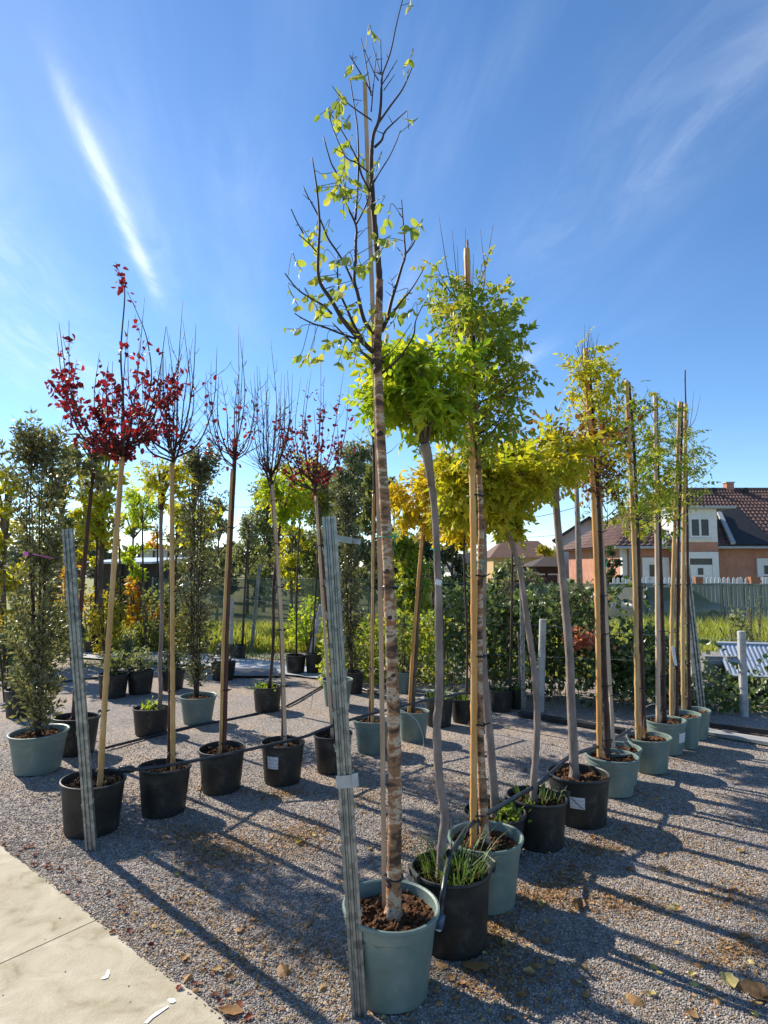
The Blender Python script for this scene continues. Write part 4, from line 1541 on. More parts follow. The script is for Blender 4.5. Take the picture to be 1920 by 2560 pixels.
p = potted('potted_tree', 'almost leafless broom-shaped tree on a pale square stake, in the labelled black pot', 'potted tree', (706, 1952), (714, 1853), 110, 'black', GR_RED)
trunk(p, [(708, 1860), (706, 1700), (699, 1500), (689, 1350), (680, 1230), (676, 1190)], 8, 9, 'red_bark', dy=.03)
stake(p, (714, 1862), (681, 1212), 11, 'pale_stake', dy=-.02, nodes=False, square=True, mid=(703, 1540), ties=((712, 1840, 20), (709, 1715, 20), (702, 1575, 20), (697, 1468, 20), (690, 1360, 20), (682, 1252, 18)))
W = broom(p, (676, 1215), 865, 75, 16, .008, 7)
leaves_on(p, W, 24, .042, 'red', lowheavy, nobj=30)
sticker(p, math.radians(-110), .60, .095, .095)

p = potted('potted_tree', 'bushy crimson tree with pointed top behind the tall front steel post, fifth black pot', 'potted tree', (832, 1924), (834, 1832), 98, 'black', GR_RED)
trunk(p, [(838, 1840), (834, 1720), (822, 1560), (806, 1400), (793, 1280), (786, 1210), (784, 1150)], 11, 9, 'red_bark', dy=.02)
stake(p, (832, 1838), (790, 1240), 8, 'pale_stake', dy=-.02, nodes=False, ties=((800, 1365, 18), (812, 1465, 18)))
W = broom(p, (784, 1225), 905, 112, 17, .008, 6)
leaves_on(p, W, 600, .042, 'red', lambda f: (.45 + 1.1 * f) if f < .6 else 1.4 * (1.05 - f), nobj=280)

# ------------------------------------------------------------------ evergreens and pots behind the red row
p = potted('potted_shrub', 'tall bushy evergreen column in the pale green pot left of the red row', 'potted shrub', (93, 1926), (91, 1827), 139, 'green')
column(p, 96, [(1850, 34, 0), (1700, 62, -2), (1560, 72, -6), (1400, 62, 8), (1260, 80, -6), (1170, 82, -2), (1090, 55, 10)], 'evergreen', 6600, .060, nobj=300, shoots=330)
rb = MB()
q = loc(p, P(45, 1388, p.Y - .3))
rb.tube([q + Vector((.12, 0, .01)), q + Vector((.2, -.02, -.005)), q + Vector((.29, 0, -.025))], .004, 4)
rb.add([q + Vector(v) for v in ((.05, -.02, -.01), (.1, -.02, 0), (.09, -.02, .03), (.06, -.02, .025))], [(0, 1, 2, 3)])
M['pink'] = mat('pink_tape', [(.55, .10, .45), (.70, .18, .58)], rough=.5)
rb.build('pink_tape', M['pink'], p.T)

p = potted('potted_tree', 'brown-stemmed tree with olive leaves in small black pot with a looped white tube', 'potted tree', (187, 1880), (186, 1790), 110, 'black')
trunk(p, [(185, 1800), (190, 1700), (196, 1600), (205, 1480), (218, 1330), (228, 1230), (236, 1150)], 13, 9, 'red_bark', n=8)
globe(p, (225, 1130), 70, 100, 220, 'evergreen', (234, 1160), .10, nobj=100, tmpls=[oval_leaf(.22)], twig='dark_bark')
tb = MB()
q = [P(x, y, p.Y - .12) for x, y in ((178, 1792), (168, 1810), (172, 1840), (200, 1860), (222, 1848))]
tb.tube([loc(p, x) for x in smooth_path(q, 5)], .0045, 5)
tb.build('drip_tube', M['white_tube'], p.T)

p = potted('potted_shrub', 'narrow dark evergreen column in the green pot behind the yellow-caned red tree', 'potted shrub', (494, 1806), (497, 1738), 91, 'green')
column(p, 492, [(1745, 24, 0), (1640, 50, -2), (1520, 52, -4), (1400, 50, 4), (1290, 52, 0), (1200, 46, 4), (1130, 26, 6)], 'holly', 5600, .055, nobj=200, shoots=290)

p = potted('potted_tree', 'pollarded tree with knobbly head, bright weeds growing in its black pot', 'potted tree', (378, 1833), (378, 1768), 92, 'black')
trunk(p, [(398, 1770), (402, 1720), (400, 1660), (405, 1560), (404, 1420), (402, 1330), (404, 1262)], 11, 9, 'grey_bark', lump=.25)
trunk(p, [(403, 1275), (404, 1258), (405, 1240)], 14, 22, 'dark_bark', name='pollard_knob', foot=False)
globe(p, (404, 1185), 62, 62, 110, 'yellowgreen', (405, 1245), .17, nobj=110, spikes=6)
weed(p, 46, .05, 'lime', (.02, -.02), .07)
grass_tuft(p, 14, .26, 'lime', name='weed_blades', width=.012, at=(-.04, 0, p.soil))

SMALL = [
    ('black pot half hidden behind the tall evergreen column', (48, 1792), (45, 1722), 70, 'shrub', 'holly'),
    ('round green shrub in wide black pot behind the first red tree', (282, 1742), (281, 1683), 74, 'shrub', 'midtree'),
    ('leafy low shrub in black pot touching the wide one behind the first red tree', (350, 1733), (350, 1673), 66, 'shrub', 'olive'),
    ('dark shrub in black pot between the pollarded tree and the narrow evergreen', (428, 1722), (428, 1672), 66, 'shrub', 'darktree'),
    ('small dark shrub in black pot right of the narrow evergreen', (558, 1698), (558, 1655), 62, 'shrub', 'holly'),
    ('small black pot with a young spindly tree by the grass edge', (594, 1648), (594, 1613), 44, 'thin', 'olive'),
    ('black pot with yellowing young tree under the dark shed', (300, 1612), (300, 1580), 42, 'thin', 'yellow'),
    ('black pot with thin stemmed tree and small feathery globe near the orange shrub', (352, 1616), (352, 1584), 40, 'globe', 'globe'),
    ('black pot with slim orange-tinted tree beside the feathery globe', (388, 1618), (388, 1586), 40, 'thin', 'orange'),
    ('black pot with slim yellow tree behind the leaning left post', (232, 1632), (232, 1602), 44, 'globe', 'yellowgreen'),
    ('tall narrow black pot with silvery shrub behind the first red stake', (318, 1668), (318, 1630), 34, 'shrub', 'olive'),
]
for k, (lab, b, r_, w, kind, colr) in enumerate(SMALL):
    lab = lab if 'tree' in lab.split('pot')[0] or 'shrub' in lab else lab
    p = potted('potted_tree' if kind != 'shrub' else 'potted_shrub', lab, 'potted tree' if kind != 'shrub' else 'potted shrub', b, r_, w, 'black', 'small black pots at the back of the yard')
    if kind == 'shrub':
        s = mpp(p.c)
        n = 420
        C = np.array(p.c) + np.array([0, 0, p.h + 24 * s])
        pos = C + unit(n) * NR.uniform(.2, 1, (n, 1)) * np.array([w * .55, w * .55, 34]) * s
        W = Wood(p)
        for i in range(7):
            a = RN.uniform(0, 6.28)
            W.branch([p.c + Vector((0, 0, p.soil - .02)), p.c + Vector((math.cos(a) * .05, math.sin(a) * .05, p.h + .1)), p.c + Vector((math.cos(a) * .14, math.sin(a) * .14, p.h + 40 * s))], .006, .002, 5)
        W.build('dark_bark')
        foliage(p.T, 'leaf', TRI, frames(pos, unit(n) + np.array([0, 0, .3]), NR.uniform(.6, 1.1, n) * .055), LM[colr], 0)
    else:
        tx = {594: 622, 300: 296, 352: 356, 388: 393, 232: 243}[b[0]]
        ty = {594: 1330, 300: 1320, 352: 1308, 388: 1330, 232: 1262}[b[0]]
        if b[0] == 594:
            path = [(606, 1615), (612, 1480), (620, 1340), (621, 1310)]
        else:
            path = [(b[0], r_[1]), ((b[0] + tx) / 2 + 3, 1450), (tx, ty)]
        trunk(p, path, 6, 4, 'dark_bark', n=6)
        if kind == 'globe':
            globe(p, (tx + 2, ty - 45), 48, 50, 130, colr, (tx, ty), .22, nobj=60)
        else:
            W = broom(p, (tx, ty + 10), ty - 90, 26, 7, .006, 4)
            leaves_on(p, W, 60, .06, colr, lambda f: 1.0, nobj=20)

# middle of the yard
p = potted('potted_tree', 'young tree with dark wavy stem, bright grass in its black pot beside the labelled pot', 'potted tree', (668, 1776), (668, 1715), 74, 'black')
trunk(p, [(673, 1716), (681, 1640), (684, 1560), (683, 1485), (690, 1400), (698, 1330), (704, 1290)], 8, 7, 'dark_bark', lump=.2, n=8)
globe(p, (715, 1235), 55, 65, 150, 'globe', (704, 1292), .22, nobj=100)
weed(p, 40, .05, 'lime', (-.06, -.05), .08)
grass_tuft(p, 20, .22, 'lime', name='weed_blades', width=.01)
p = potted('potted_tree', 'thin tree with yellow-green feathery head in the round black pot at the grass edge', 'potted tree', (739, 1685), (739, 1637), 52, 'black')
trunk(p, [(741, 1640), (741, 1540), (743, 1440), (748, 1330), (750, 1280)], 5, 4, 'dark_bark', n=7)
globe(p, (752, 1220), 62, 68, 170, 'yellowgreen', (750, 1285), .26, nobj=80)
p = potted('potted_tree', 'thin tree with dull olive head, pot touching the round black pot at the grass edge', 'potted tree', (785, 1685), (785, 1634), 44, 'black')
trunk(p, [(781, 1640), (786, 1540), (792, 1430), (795, 1330), (795, 1300)], 5, 4, 'dark_bark', n=7)
globe(p, (800, 1250), 45, 60, 130, 'midtree', (795, 1300), .2, nobj=40)
p = potted('potted_tree', 'dry twiggy sapling in the small green pot right behind the tall front steel post', 'potted tree', (843, 1763), (844, 1697), 78, 'green')
trunk(p, [(850, 1700), (852, 1640), (848, 1560)], 5, 3, 'dark_bark', n=6)
W = broom(p, (849, 1570), 1480, 22, 7, .004, 4)
p = potted('potted_shrub', 'tall dark narrow shrub in black pot behind the tall front steel post', 'potted shrub', (884, 1733), (884, 1678), 52, 'black')
column(p, 872, [(1685, 16, 8), (1560, 34, 0), (1420, 36, -4), (1300, 30, -6), (1230, 18, -6)], 'holly', 4200, .06, nobj=0, shoots=220)

p = potted('potted_tree', 'dark slim tree with bare twigs in the green pot left of the flaking trunk', 'potted tree', (930, 1878), (931, 1797), 97, 'green')
T = [(926, 1805), (928, 1750), (930, 1600), (934, 1450), (935, 1300), (936, 1200), (934, 1120), (930, 1040)]
trunk(p, T, 12, 6, 'dark_bark', lump=.2, n=8)
stake(p, (931, 1805), (934, 1235), 8, 'bamboo', dy=-.03, ties=((929, 1470, 18), (932, 1330, 18), (929, 1670, 18)))
spire(p, T, (1160, 1020), 75, 12, 'mixed', .1, nb=14, bare=3, nobj=20)
p = potted('potted_tree', 'golden feathery tree on an orange cane in the green pot right of the flaking trunk', 'potted tree', (1033, 1850), (1033, 1775), 82, 'green')
trunk(p, [(1031, 1780), (1036, 1700), (1042, 1600), (1050, 1450), (1060, 1320), (1067, 1225)], 10, 9, 'brown_bark', lump=.2, n=8)
stake(p, (1022, 1782), (1066, 1215), 9, 'orange_stake', dy=-.03, mid=(1037, 1560), ties=((1030, 1690, 18), (1042, 1480, 18), (1052, 1350, 18)))
globe(p, (1075, 1235), 95, 95, 460, 'gold', (1067, 1232), .19, nobj=250)
p = potted('potted_shrub', 'small multi-stemmed shrub in grey-green pot against the bramble hedge', 'potted shrub', (1008, 1732), (1010, 1680), 42, 'green')
W = broom(p, (1010, 1690), 1430, 34, 10, .006, 4)
leaves_on(p, W, 160, .06, 'olive', lambda f: 1.0, nobj=0)

p = potted('potted_tree', 'grass-filled black pot with a thin whip behind the wavy grey trunk', 'potted tree', (1097, 1812), (1099, 1740), 74, 'black')
grass_tuft(p, 60, .2, 'dark_grass')
trunk(p, [(1108, 1745), (1110, 1640), (1106, 1520)], 4, 3, 'dark_bark', n=6)
p = potted('potted_tree', 'black pot with dark whip and grass behind the tallest orange-tan stake', 'potted tree', (1158, 1803), (1158, 1745), 62, 'black')
grass_tuft(p, 50, .2, 'dark_grass')
trunk(p, [(1166, 1750), (1168, 1600), (1160, 1400), (1163, 1335)], 6, 5, 'dark_bark', n=6)
globe(p, (1150, 1300), 55, 50, 90, 'gold', (1163, 1335), .24, nobj=40)
p = potted('potted_tree', 'black pot with brown whip against the bramble hedge', 'potted tree', (1252, 1776), (1252, 1724), 60, 'black')
trunk(p, [(1275, 1728), (1278, 1600), (1280, 1450), (1281, 1340)], 6, 5, 'dark_bark', n=6)
grass_tuft(p, 40, .16, 'dark_grass')
p = potted('potted_tree', 'smaller black pot with short grey whip at the bramble hedge', 'potted tree', (1294, 1770), (1295, 1720), 44, 'black')
trunk(p, [(1296, 1725), (1298, 1640), (1294, 1580)], 6, 4, 'grey_bark', n=6)
grass_tuft(p, 40, .16, 'dark_grass')

# ------------------------------------------------------------------ posts
M['grey_paper'] = mat('weathered_paper', [(.36, .36, .35), (.48, .48, .47)], rough=.6, scale=20)


def steel_post(base, top, w, label, tabs=0, group='galvanised steel trellis posts', yaw=0.0, name='steel_post', lip=.55):
    """folded sheet-steel trellis post: ribbed channel section with wire hooks punched along its edges"""
    A = G(*base)
    B = P(top[0], top[1], A.y + .0)
    W = w * mpp((A + B) / 2)
    T = thing(name, label, 'post', A, group)
    ax = (B - A).normalized()
    sx = Vector((math.cos(yaw), math.sin(yaw), 0))
    sx = (sx - ax * sx.dot(ax)).normalized()
    sy = ax.cross(sx)                       # away from the camera
    h = W / 2
    d = W * lip
    prof = [(-h * .86, d * .9), (-h, d), (-h, .0), (-h * .62, 0), (-h * .50, d * .34), (-h * .28, d * .34), (-h * .16, .04 * d), (h * .16, .04 * d), (h * .28, d * .34), (h * .50, d * .34), (h * .62, 0), (h, 0), (h, d), (h * .86, d * .9)]
    th = max(.0022, W * .04)
    L = (B - A).length
    V, F = [], []
    A0 = Vector((0, 0, 0)) - ax * .25
    segs = 2
    n = len(prof)
    for i in range(segs):
        o = A0 + ax * ((L + .25) * i / (segs - 1))
        for (x, y) in prof:
            V.append(o + sx * x + sy * y)
        for (x, y) in prof:
            cx = x * (1 - th / h)
            V.append(o + sx * cx + sy * (y + th))
    for k in range(n - 1):
        F.append((k, k + 1, 2 * n + k + 1, 2 * n + k))
        F.append((n + k + 1, n + k, 3 * n + k, 3 * n + k + 1))
        F.append((2 * n + k, 2 * n + k + 1, 3 * n + k + 1, 3 * n + k))
    F.append((0, n, 3 * n, 2 * n)[::-1])
    F.append((n - 1, 2 * n - 1, 4 * n - 1, 3 * n - 1))
    MB().add(V, F).build('channel', M['galv'], T)
    for k in range(tabs):
        z = L * (.08 + .88 * (k + .5) / tabs)
        for s in (-1, 1):
            m = MB()
            rot = Matrix((sx, sy, ax)).transposed()
            o = ax * (z + (.03 if s > 0 else 0)) + sx * s * (h + .002) + sy * d * .35
            m.box(o, (.006, d * .35, .022), rot)
            m.box(o + ax * .012 + sx * s * .004, (.004, d * .3, .012), rot)
            m.build('wire_hook', M['galv'], T)
    return T, A, ax, sx, sy, L, h, d


T, A, ax, sx, sy, L, h, d = steel_post((899, 2546), (822, 1291), 36, 'tall ribbed galvanised steel post leaning in front of the front green pot', tabs=13, lip=.42)
# paper label wrapped round the post, and the bent bracket at its top
zt = L * .455
lb = MB()
rot = Matrix((sx, sy, ax)).transposed()
o = ax * zt
lb.box(o - sy * .004, (h * 2 + .012, .0016, .048), rot)
lb.box(o + sx * (h + .012) - sy * .010 + ax * .006, (.026, .0016, .05), rot @ Matrix.Rotation(.35, 3, 'Z'))
lb.build('paper_label', M['grey_paper'], T)
br = MB()
o = ax * (L * .955)
br.box(o + sx * (h + .030) - ax * .012, (.062, .003, .026), rot @ Matrix.Rotation(.22, 3, 'Y'))
br.box(o + sx * (h + .078) - ax * .023, (.036, .003, .022), rot @ Matrix.Rotation(.22, 3, 'Y') @ Matrix.Rotation(-.5, 3, 'Z'))
br.build('bracket', M['galv'], T)
steel_post((227, 2132), (167, 1322), 26, 'leaning galvanised steel post in front of the fullest red tree', tabs=8, lip=.35)
steel_post((1759, 1806), (1715, 1412), 19, 'leaning galvanised steel post behind the last green pot', tabs=0)
steel_post((627, 1640), (649, 1411), 8, 'thin steel post standing in the grass field edge', tabs=0)
steel_post((1309, 1782), (1304, 1420), 10, 'thin upright steel post among the brambles', tabs=0)


def concrete_post(base, top, w, label):
    A = G(*base)
    B = P(top[0], top[1], A.y)
    W = w * mpp(A)
    o = MB()
    ax = (B - A).normalized()
    sx = (Vector((1, 0, 0)) - ax * ax.x).normalized()
    rot = Matrix((sx, ax.cross(sx), ax)).transposed()
    c = W * .18
    Lz = (B - A).length
    s = W / 2
    V = []
    for z, k in ((-.2, 1), (Lz - .01, .96), (Lz, .86)):
        for (x, y) in ((-s, -s + c), (-s + c, -s), (s - c, -s), (s, -s + c), (s, s - c), (s - c, s), (-s + c, s), (-s, s - c)):
            V.append(rot @ Vector((x * k, y * k, z)))
    F = [tuple(range(16, 24))] + [(r * 8 + k, r * 8 + (k + 1) % 8, r * 8 + 8 + (k + 1) % 8, r * 8 + 8 + k) for r in range(2) for k in range(8)]
    ob = o.add(V, F).build('concrete_post', M['concrete_post'], None, A)
    return tag(ob, label, 'post', 'concrete trellis posts')


concrete_post((1351, 1778), (1357, 1548), 16, 'short grey concrete post inside the bramble hedge')
concrete_post((1861, 1790), (1853, 1578), 17, 'pale concrete post with wires beside the blue panels')
concrete_post((777, 1640), (803, 1512), 12, 'leaning pale concrete post at the grass edge behind the front steel post')
concrete_post((577, 1640), (581, 1494), 8, 'slim grey concrete post in the grass behind the narrow evergreen')

# trellis wires between the posts
def wire(pts, r, label, mname='wire', group='trellis wires', name='trellis_wire', cat='wire'):
    a = pts[0]
    m = MB().tube([q - a for q in pts], r, 4)
    ob = m.build(name, M[mname], None, a)
    return tag(ob, label, cat, group)


Ya, Yb = G(1309, 1752).y, G(1861, 1790).y
for k, (py0, py1, lab) in enumerate(((1560, 1600, 'upper trellis wire along the bramble hedge'), (1640, 1650, 'lower trellis wire along the bramble hedge'))):
    wire([P(1160, py0 - 8, 8.7), P(1309, py0, Ya - .05), P(1600, (py0 + py1) / 2 + 6, 7.3), P(1861, py1, Yb - .06), P(2100, py1 + 20, Yb - .3)], .003, lab)
wire([P(300, 1320, 12.6), P(600, 1338, 12.2), P(870, 1340, 12.0)], .004, 'high trellis wire crossing behind the red row')
wire([P(380, 1475, 12.6), P(627, 1500, 11.98), P(860, 1522, 11.9)], .004, 'low trellis wire above the grass field')

# ------------------------------------------------------------------ irrigation pipes
def pipe(pts, r, label, mname='pipe', name='irrigation_pipe', group=None, n=8):
    q = smooth_path(pts, 6)
    a = q[0].copy()
    T = thing(name, label, 'pipe', a, group)
    MB().tube([x - a for x in q], r, n).build('tube', M[mname], T, smooth=True)
    return T, a, q


T, a, q = pipe([P(1100, 2300, 2.73), P(1104, 2262, 2.75), P(1109, 2222, 2.77), P(1122, 2150, 2.93), P(1150, 2097, 3.10), P(1180, 2058, 3.24), P(1225, 2030, 3.5), P(1290, 1992, 3.82), P(1345, 1960, 4.02), P(1392, 1920, 4.2), P(1424, 1891, 4.42),
                P(1470, 1874, 4.66), P(1510, 1861, 4.92), P(1545, 1842, 5.2), P(1580, 1822, 5.6)], .0125, 'blue-black irrigation pipe looped over the pots of the right-hand row')
e0_, e1_ = P(1096, 2322, 2.725) - a, P(1102, 2285, 2.74) - a
MB().tube([e0_, e0_.lerp(e1_, .2), e0_.lerp(e1_, .21), e1_], [.0185, .0185, .021, .021], 10).build('end_cap', M['blue_pipe'], T, smooth=True)
MB().tube([e0_ - (e1_ - e0_) * .12, e0_], [.012, .014], 8).build('plug', M['white_plastic'], T)
for (x, y, Y) in ((1128, 2135, 2.97), (1205, 2042, 3.38), (1372, 1938, 4.12)):
    c0 = P(x, y, Y) - a
    MB().tube([c0 + Vector((-.012, -.01, .006)), c0 + Vector((.016, .014, -.006))], .017, 8).build('coupling', M['pipe'], T)

T, a, q = pipe([P(300, 1922, 4.24), P(330, 1924, 4.22), P(430, 1912, 4.34), P(560, 1887, 4.76), P(640, 1870, 4.92), P(760, 1842, 5.04), P(800, 1826, 5.2), P(890, 1795, 5.55), P(960, 1777, 5.8), P(1035, 1758, 6.02), P(1110, 1742, 6.3), P(1190, 1728, 6.6)], .0125,
               'black irrigation pipe looped over the pots of the red row')
c0 = P(316, 1923, 4.23) - a
MB().tube([c0 + Vector((-.05, 0, 0)), c0 + Vector((-.03, 0, .0)), c0 + Vector((.035, 0, 0)), c0 + Vector((.05, 0, 0))], [.018, .024, .024, .018], 10).build('coupling', M['pipe'], T, smooth=True)
pipe([G(262, 1870, .014), G(350, 1848, .014), G(470, 1818, .014), G(560, 1801, .014), G(640, 1784, .014), G(700, 1768, .02)], .013, 'black irrigation pipe lying on the gravel behind the red row')
pipe([G(715, 1766, .02), G(760, 1742, .02), G(800, 1718, .02), G(830, 1700, .02)], .013, 'short black pipe slanting across the gravel behind the front steel post')
pipe([G(-40, 1716, .02), G(120, 1708, .02), G(250, 1694, .02), G(420, 1690, .02)], .012, 'black pipe on the ground by the small shrubs')
pipe([G(880, 1712, .03), G(960, 1742, .03), G(1000, 1760, .03)], .014, 'dark hose lying beside the grey-green pot at the hedge')
GRD = 'thin drip tubes from the irrigation pipes'
for k, (pts, mn, lab) in enumerate([
    ([P(965, 1776, 5.8), P(1000, 1775, 5.62), P(1040, 1800, 5.55), P(1058, 1845, 5.5), P(1056, 1882, 5.45)], 'white_tube', 'white drip tube arching down in front of the golden tree pot'),
    ([P(790, 1704, 6.6), P(800, 1688, 6.6), P(825, 1682, 6.62), P(846, 1690, 6.65)], 'white_tube', 'pale drip tube bent into the small green pot behind the front steel post'),
    ([P(786, 1706, 6.6), P(782, 1740, 6.6), P(776, 1776, 6.55)], 'white_tube', 'pale drip tube hanging to the ground left of the front steel post'),
    ([G(498, 1990, .005), P(505, 1960, 4.55), P(508, 1915, 4.6), P(500, 1890, 4.62)], 'pipe', 'black drip tube between the second and third black pots'),
    ([G(480, 2010, .005), G(500, 1995, .02), P(506, 1940, 4.58)], 'pipe', 'short black drip tube curling on the gravel'),
    ([P(1412, 1895, 4.3), P(1395, 1910, 4.15), P(1402, 1945, 4.2)], 'pipe', 'black drip tube dipping into the crossed-label pot'),
    ([P(1620, 1850, 5.4), P(1634, 1885, 5.36), P(1640, 1925, 5.35), G(1642, 1935, .004)], 'pipe', 'black drip tube hanging over the torn-stem tree pot'),
    ([P(1606, 1785, 6.1), P(1614, 1768, 6.1), P(1634, 1760, 6.1), P(1652, 1764, 6.1)], 'white_tube', 'pale drip tube arching into the labelled green pot'),
]):
    q = smooth_path(pts, 5)
    a = q[0].copy()
    o = MB().tube([x - a for x in q], .0032, 5).build('drip_tube', M[mn], None, a)
    tag(o, lab, 'tube', GRD)

# ------------------------------------------------------------------ bramble hedge on the trellis
def mass(name, label, cat, pts, size, material, tmpl=TRI, nobj=0, loc_=None, kind=None, group=None, up=.2, flat=0.0):
    pts = np.asarray(pts)
    L = Vector(loc_ if loc_ is not None else (float(pts[:, 0].mean()), float(pts[:, 1].mean()), 0))
    T = thing(name, label, cat, L, group)
    n = len(pts)
    nm = None
    if flat:
        nm = NR.normal(0, 1, (n, 3)) * (1 - flat) + np.array([0, -.3, 1]) * flat
    foliage(T, 'leaf', tmpl, frames(pts, unit(n) + np.array([0, 0, up]), NR.uniform(.6, 1.2, n) * size, nm), LM[material], nobj)
    return T


hA, hB = np.array([.9, 8.75]), np.array([3.55, 7.75])


def hedge_pts(n, t0, t1, hfun, thick, off=0.0):
    t = NR.uniform(t0, t1, n)
    c = hA + (hB - hA) * t[:, None]
    nrm = np.array([-(hB - hA)[1], (hB - hA)[0]])
    nrm = nrm / np.linalg.norm(nrm)
    hh = np.array([hfun(x) for x in t])
    zf = NR.random(n) ** .8
    bulge = np.array([.55 + .45 * noise.noise(Vector((x * 7, z * 3, 2))) for x, z in zip(t, zf)])
    dd = NR.normal(0, .38, n) * thick * bulge + off
    xy = c + nrm * dd[:, None]
    return np.stack([xy[:, 0], xy[:, 1], .06 + zf * hh], 1)


hf = lambda t: 1.30 + .30 * noise.noise(Vector((t * 6, 0, 0))) + .26 * noise.noise(Vector((t * 19, 3, 0))) - .55 * min(1.0, max(0, (t - .68) / .1)) - .1 * max(0, (.1 - t) / .1)
def sprays(k):
    """long arching shoots that stick out of the hedge"""
    out = []
    for i in range(k):
        t = RN.random()
        c = hA + (hB - hA) * t
        z0 = hf(t) * RN.uniform(.35, 1.0)
        a = RN.uniform(-2.9, -.2)
        L_ = RN.uniform(.35, .8)
        rise = RN.uniform(.0, .5) if z0 > .7 * hf(t) else RN.uniform(-.2, .2)
        for j in range(34):
            f = RN.random() ** .8
            out.append((c[0] + math.cos(a) * L_ * f + RN.gauss(0, .03), c[1] + math.sin(a) * L_ * f * .7 - .15 + RN.gauss(0, .03), max(.05, z0 + rise * math.sin(f * 2.6) - .25 * f * f + RN.gauss(0, .03))))
    return np.array(out)


T = mass('bramble_hedge', 'dense dark green bramble hedge trained on wires behind the right-hand pots', 'hedge', np.concatenate([hedge_pts(6600, .0, 1.0, hf, 1.25), sprays(60)]), .08, 'bramble', WIDE, 300, (2.2, 8.3, 0), flat=.35)
canes = MB()
for i in range(60):
    t = RN.random()
    c = hA + (hB - hA) * t
    b = Vector((c[0] + RN.uniform(-.2, .2), c[1] + RN.uniform(-.2, .2), 0)) - T.location
    pts = [b]
    x, y = RN.uniform(-.4, .4), RN.uniform(-.3, .3)
    hgt = hf(t) * RN.uniform(.7, 1.15)
    pts += [b + Vector((x * .4, y * .4, hgt * .6)), b + Vector((x, y, hgt)), b + Vector((x * 2, y * 1.8, hgt * RN.uniform(.75, 1.05)))]
    canes.tube(smooth_path(pts, 3), [.006] * 9 + [.002], 4)
canes.build('canes', M['brown_bark'], T)['kind'] = 'stuff'
# lighter, looser bushes further left along the hedge
n = 3600
pts = np.stack([NR.uniform(-.95, 1.0, n), NR.normal(9.6, .35, n), NR.random(n) ** 1.1 * 1.25], 1)
pts[:, 2] *= np.array([.75 + .45 * noise.noise(Vector((x * 2.2, 7, 0))) for x in pts[:, 0]])
mass('bramble_bush', 'loose sunlit bramble bush behind the small pots in mid yard', 'bush', pts, .085, 'mixed', WIDE, 100, flat=.3)
n = 260
pts = np.array(P(1462, 1600, 7.55)) + NR.normal(0, 1, (n, 3)) * np.array([.11, .06, .06])
mass('autumn_branch', 'cluster of coral-red autumn leaves in the bramble hedge', 'leaves', pts, .07, 'pink', WIDE, 60, loc_=tuple(P(1462, 1600, 7.55)))
# ground cover beyond the last pots on the right
n = 3600
tt = NR.random((n, 2))
pts = np.stack([3.55 + tt[:, 0] * 2.6, 7.3 + tt[:, 1] * 1.9 - .25 * tt[:, 0], NR.random(n) ** 2 * .55], 1)
pts[:, 2] *= np.array([.7 + 1.9 * max(0, noise.noise(Vector((x * 1.7, y * 1.7, 5)))) for x, y in pts[:, :2]])
o = mass('ground_cover', 'low tangled bramble growth by the pale concrete post', 'bramble', pts, .075, 'bramble', WIDE, 160, flat=.5)

# ------------------------------------------------------------------ things on the right edge: panels, stone stack, boards
M['panel_blue'] = mat('panel_blue', [(.26, .31, .39), (.36, .41, .48)], rough=.35, scale=3, spec=.6)  # base colour paled to carry the reflected sky
M['panel_white'] = mat('panel_frame', [(.45, .48, .52), (.55, .58, .62)], rough=.4)
M['grey_stone'] = mat('grey_stone', [(.14, .14, .135), (.24, .235, .225), (.34, .33, .32)], rough=.9, scale=8, bump=.6, bscale=40)
M['weathered_board'] = mat('weathered_board', [(.20, .20, .20), (.32, .32, .31), (.42, .42, .40)], rough=.8, scale=5, stretch=(.4, 5, 5), bump=.3, bscale=30)
M['weed_fabric'] = mat('weed_fabric', [(.30, .31, .33), (.42, .43, .45)], rough=.6, scale=4, bump=.4, bscale=20)
M['black_sheet'] = mat('black_sheet', [(.012, .013, .014), (.03, .03, .032)], rough=.5, scale=4)


def panel(label, c, w, hgt, tilt, yaw):
    T = thing('roof_sheet', label, 'panel', c, 'blue corrugated sheets stacked on the stones')
    rot = Matrix.Rotation(yaw, 3, 'Z') @ Matrix.Rotation(tilt, 3, 'X')
    n = 64
    V, F = [], []
    for i in range(n + 1):
        x = -w / 2 + w * i / n
        z = .007 * (1 if (i // 2) % 2 else 0)
        for y in (-hgt / 2, hgt / 2):
            V.append(rot @ Vector((x, y, z)))
    for i in range(n):
        F.append((2 * i, 2 * i + 2, 2 * i + 3, 2 * i + 1))
    MB().add(V, F).build('sheet', M['panel_blue'], T)
    m = MB()
    for s in (-1, 1):
        m.box(rot @ Vector((0, s * hgt / 2, .006)), (w, .03, .03), rot)
    m.build('trim', M['panel_white'], T)


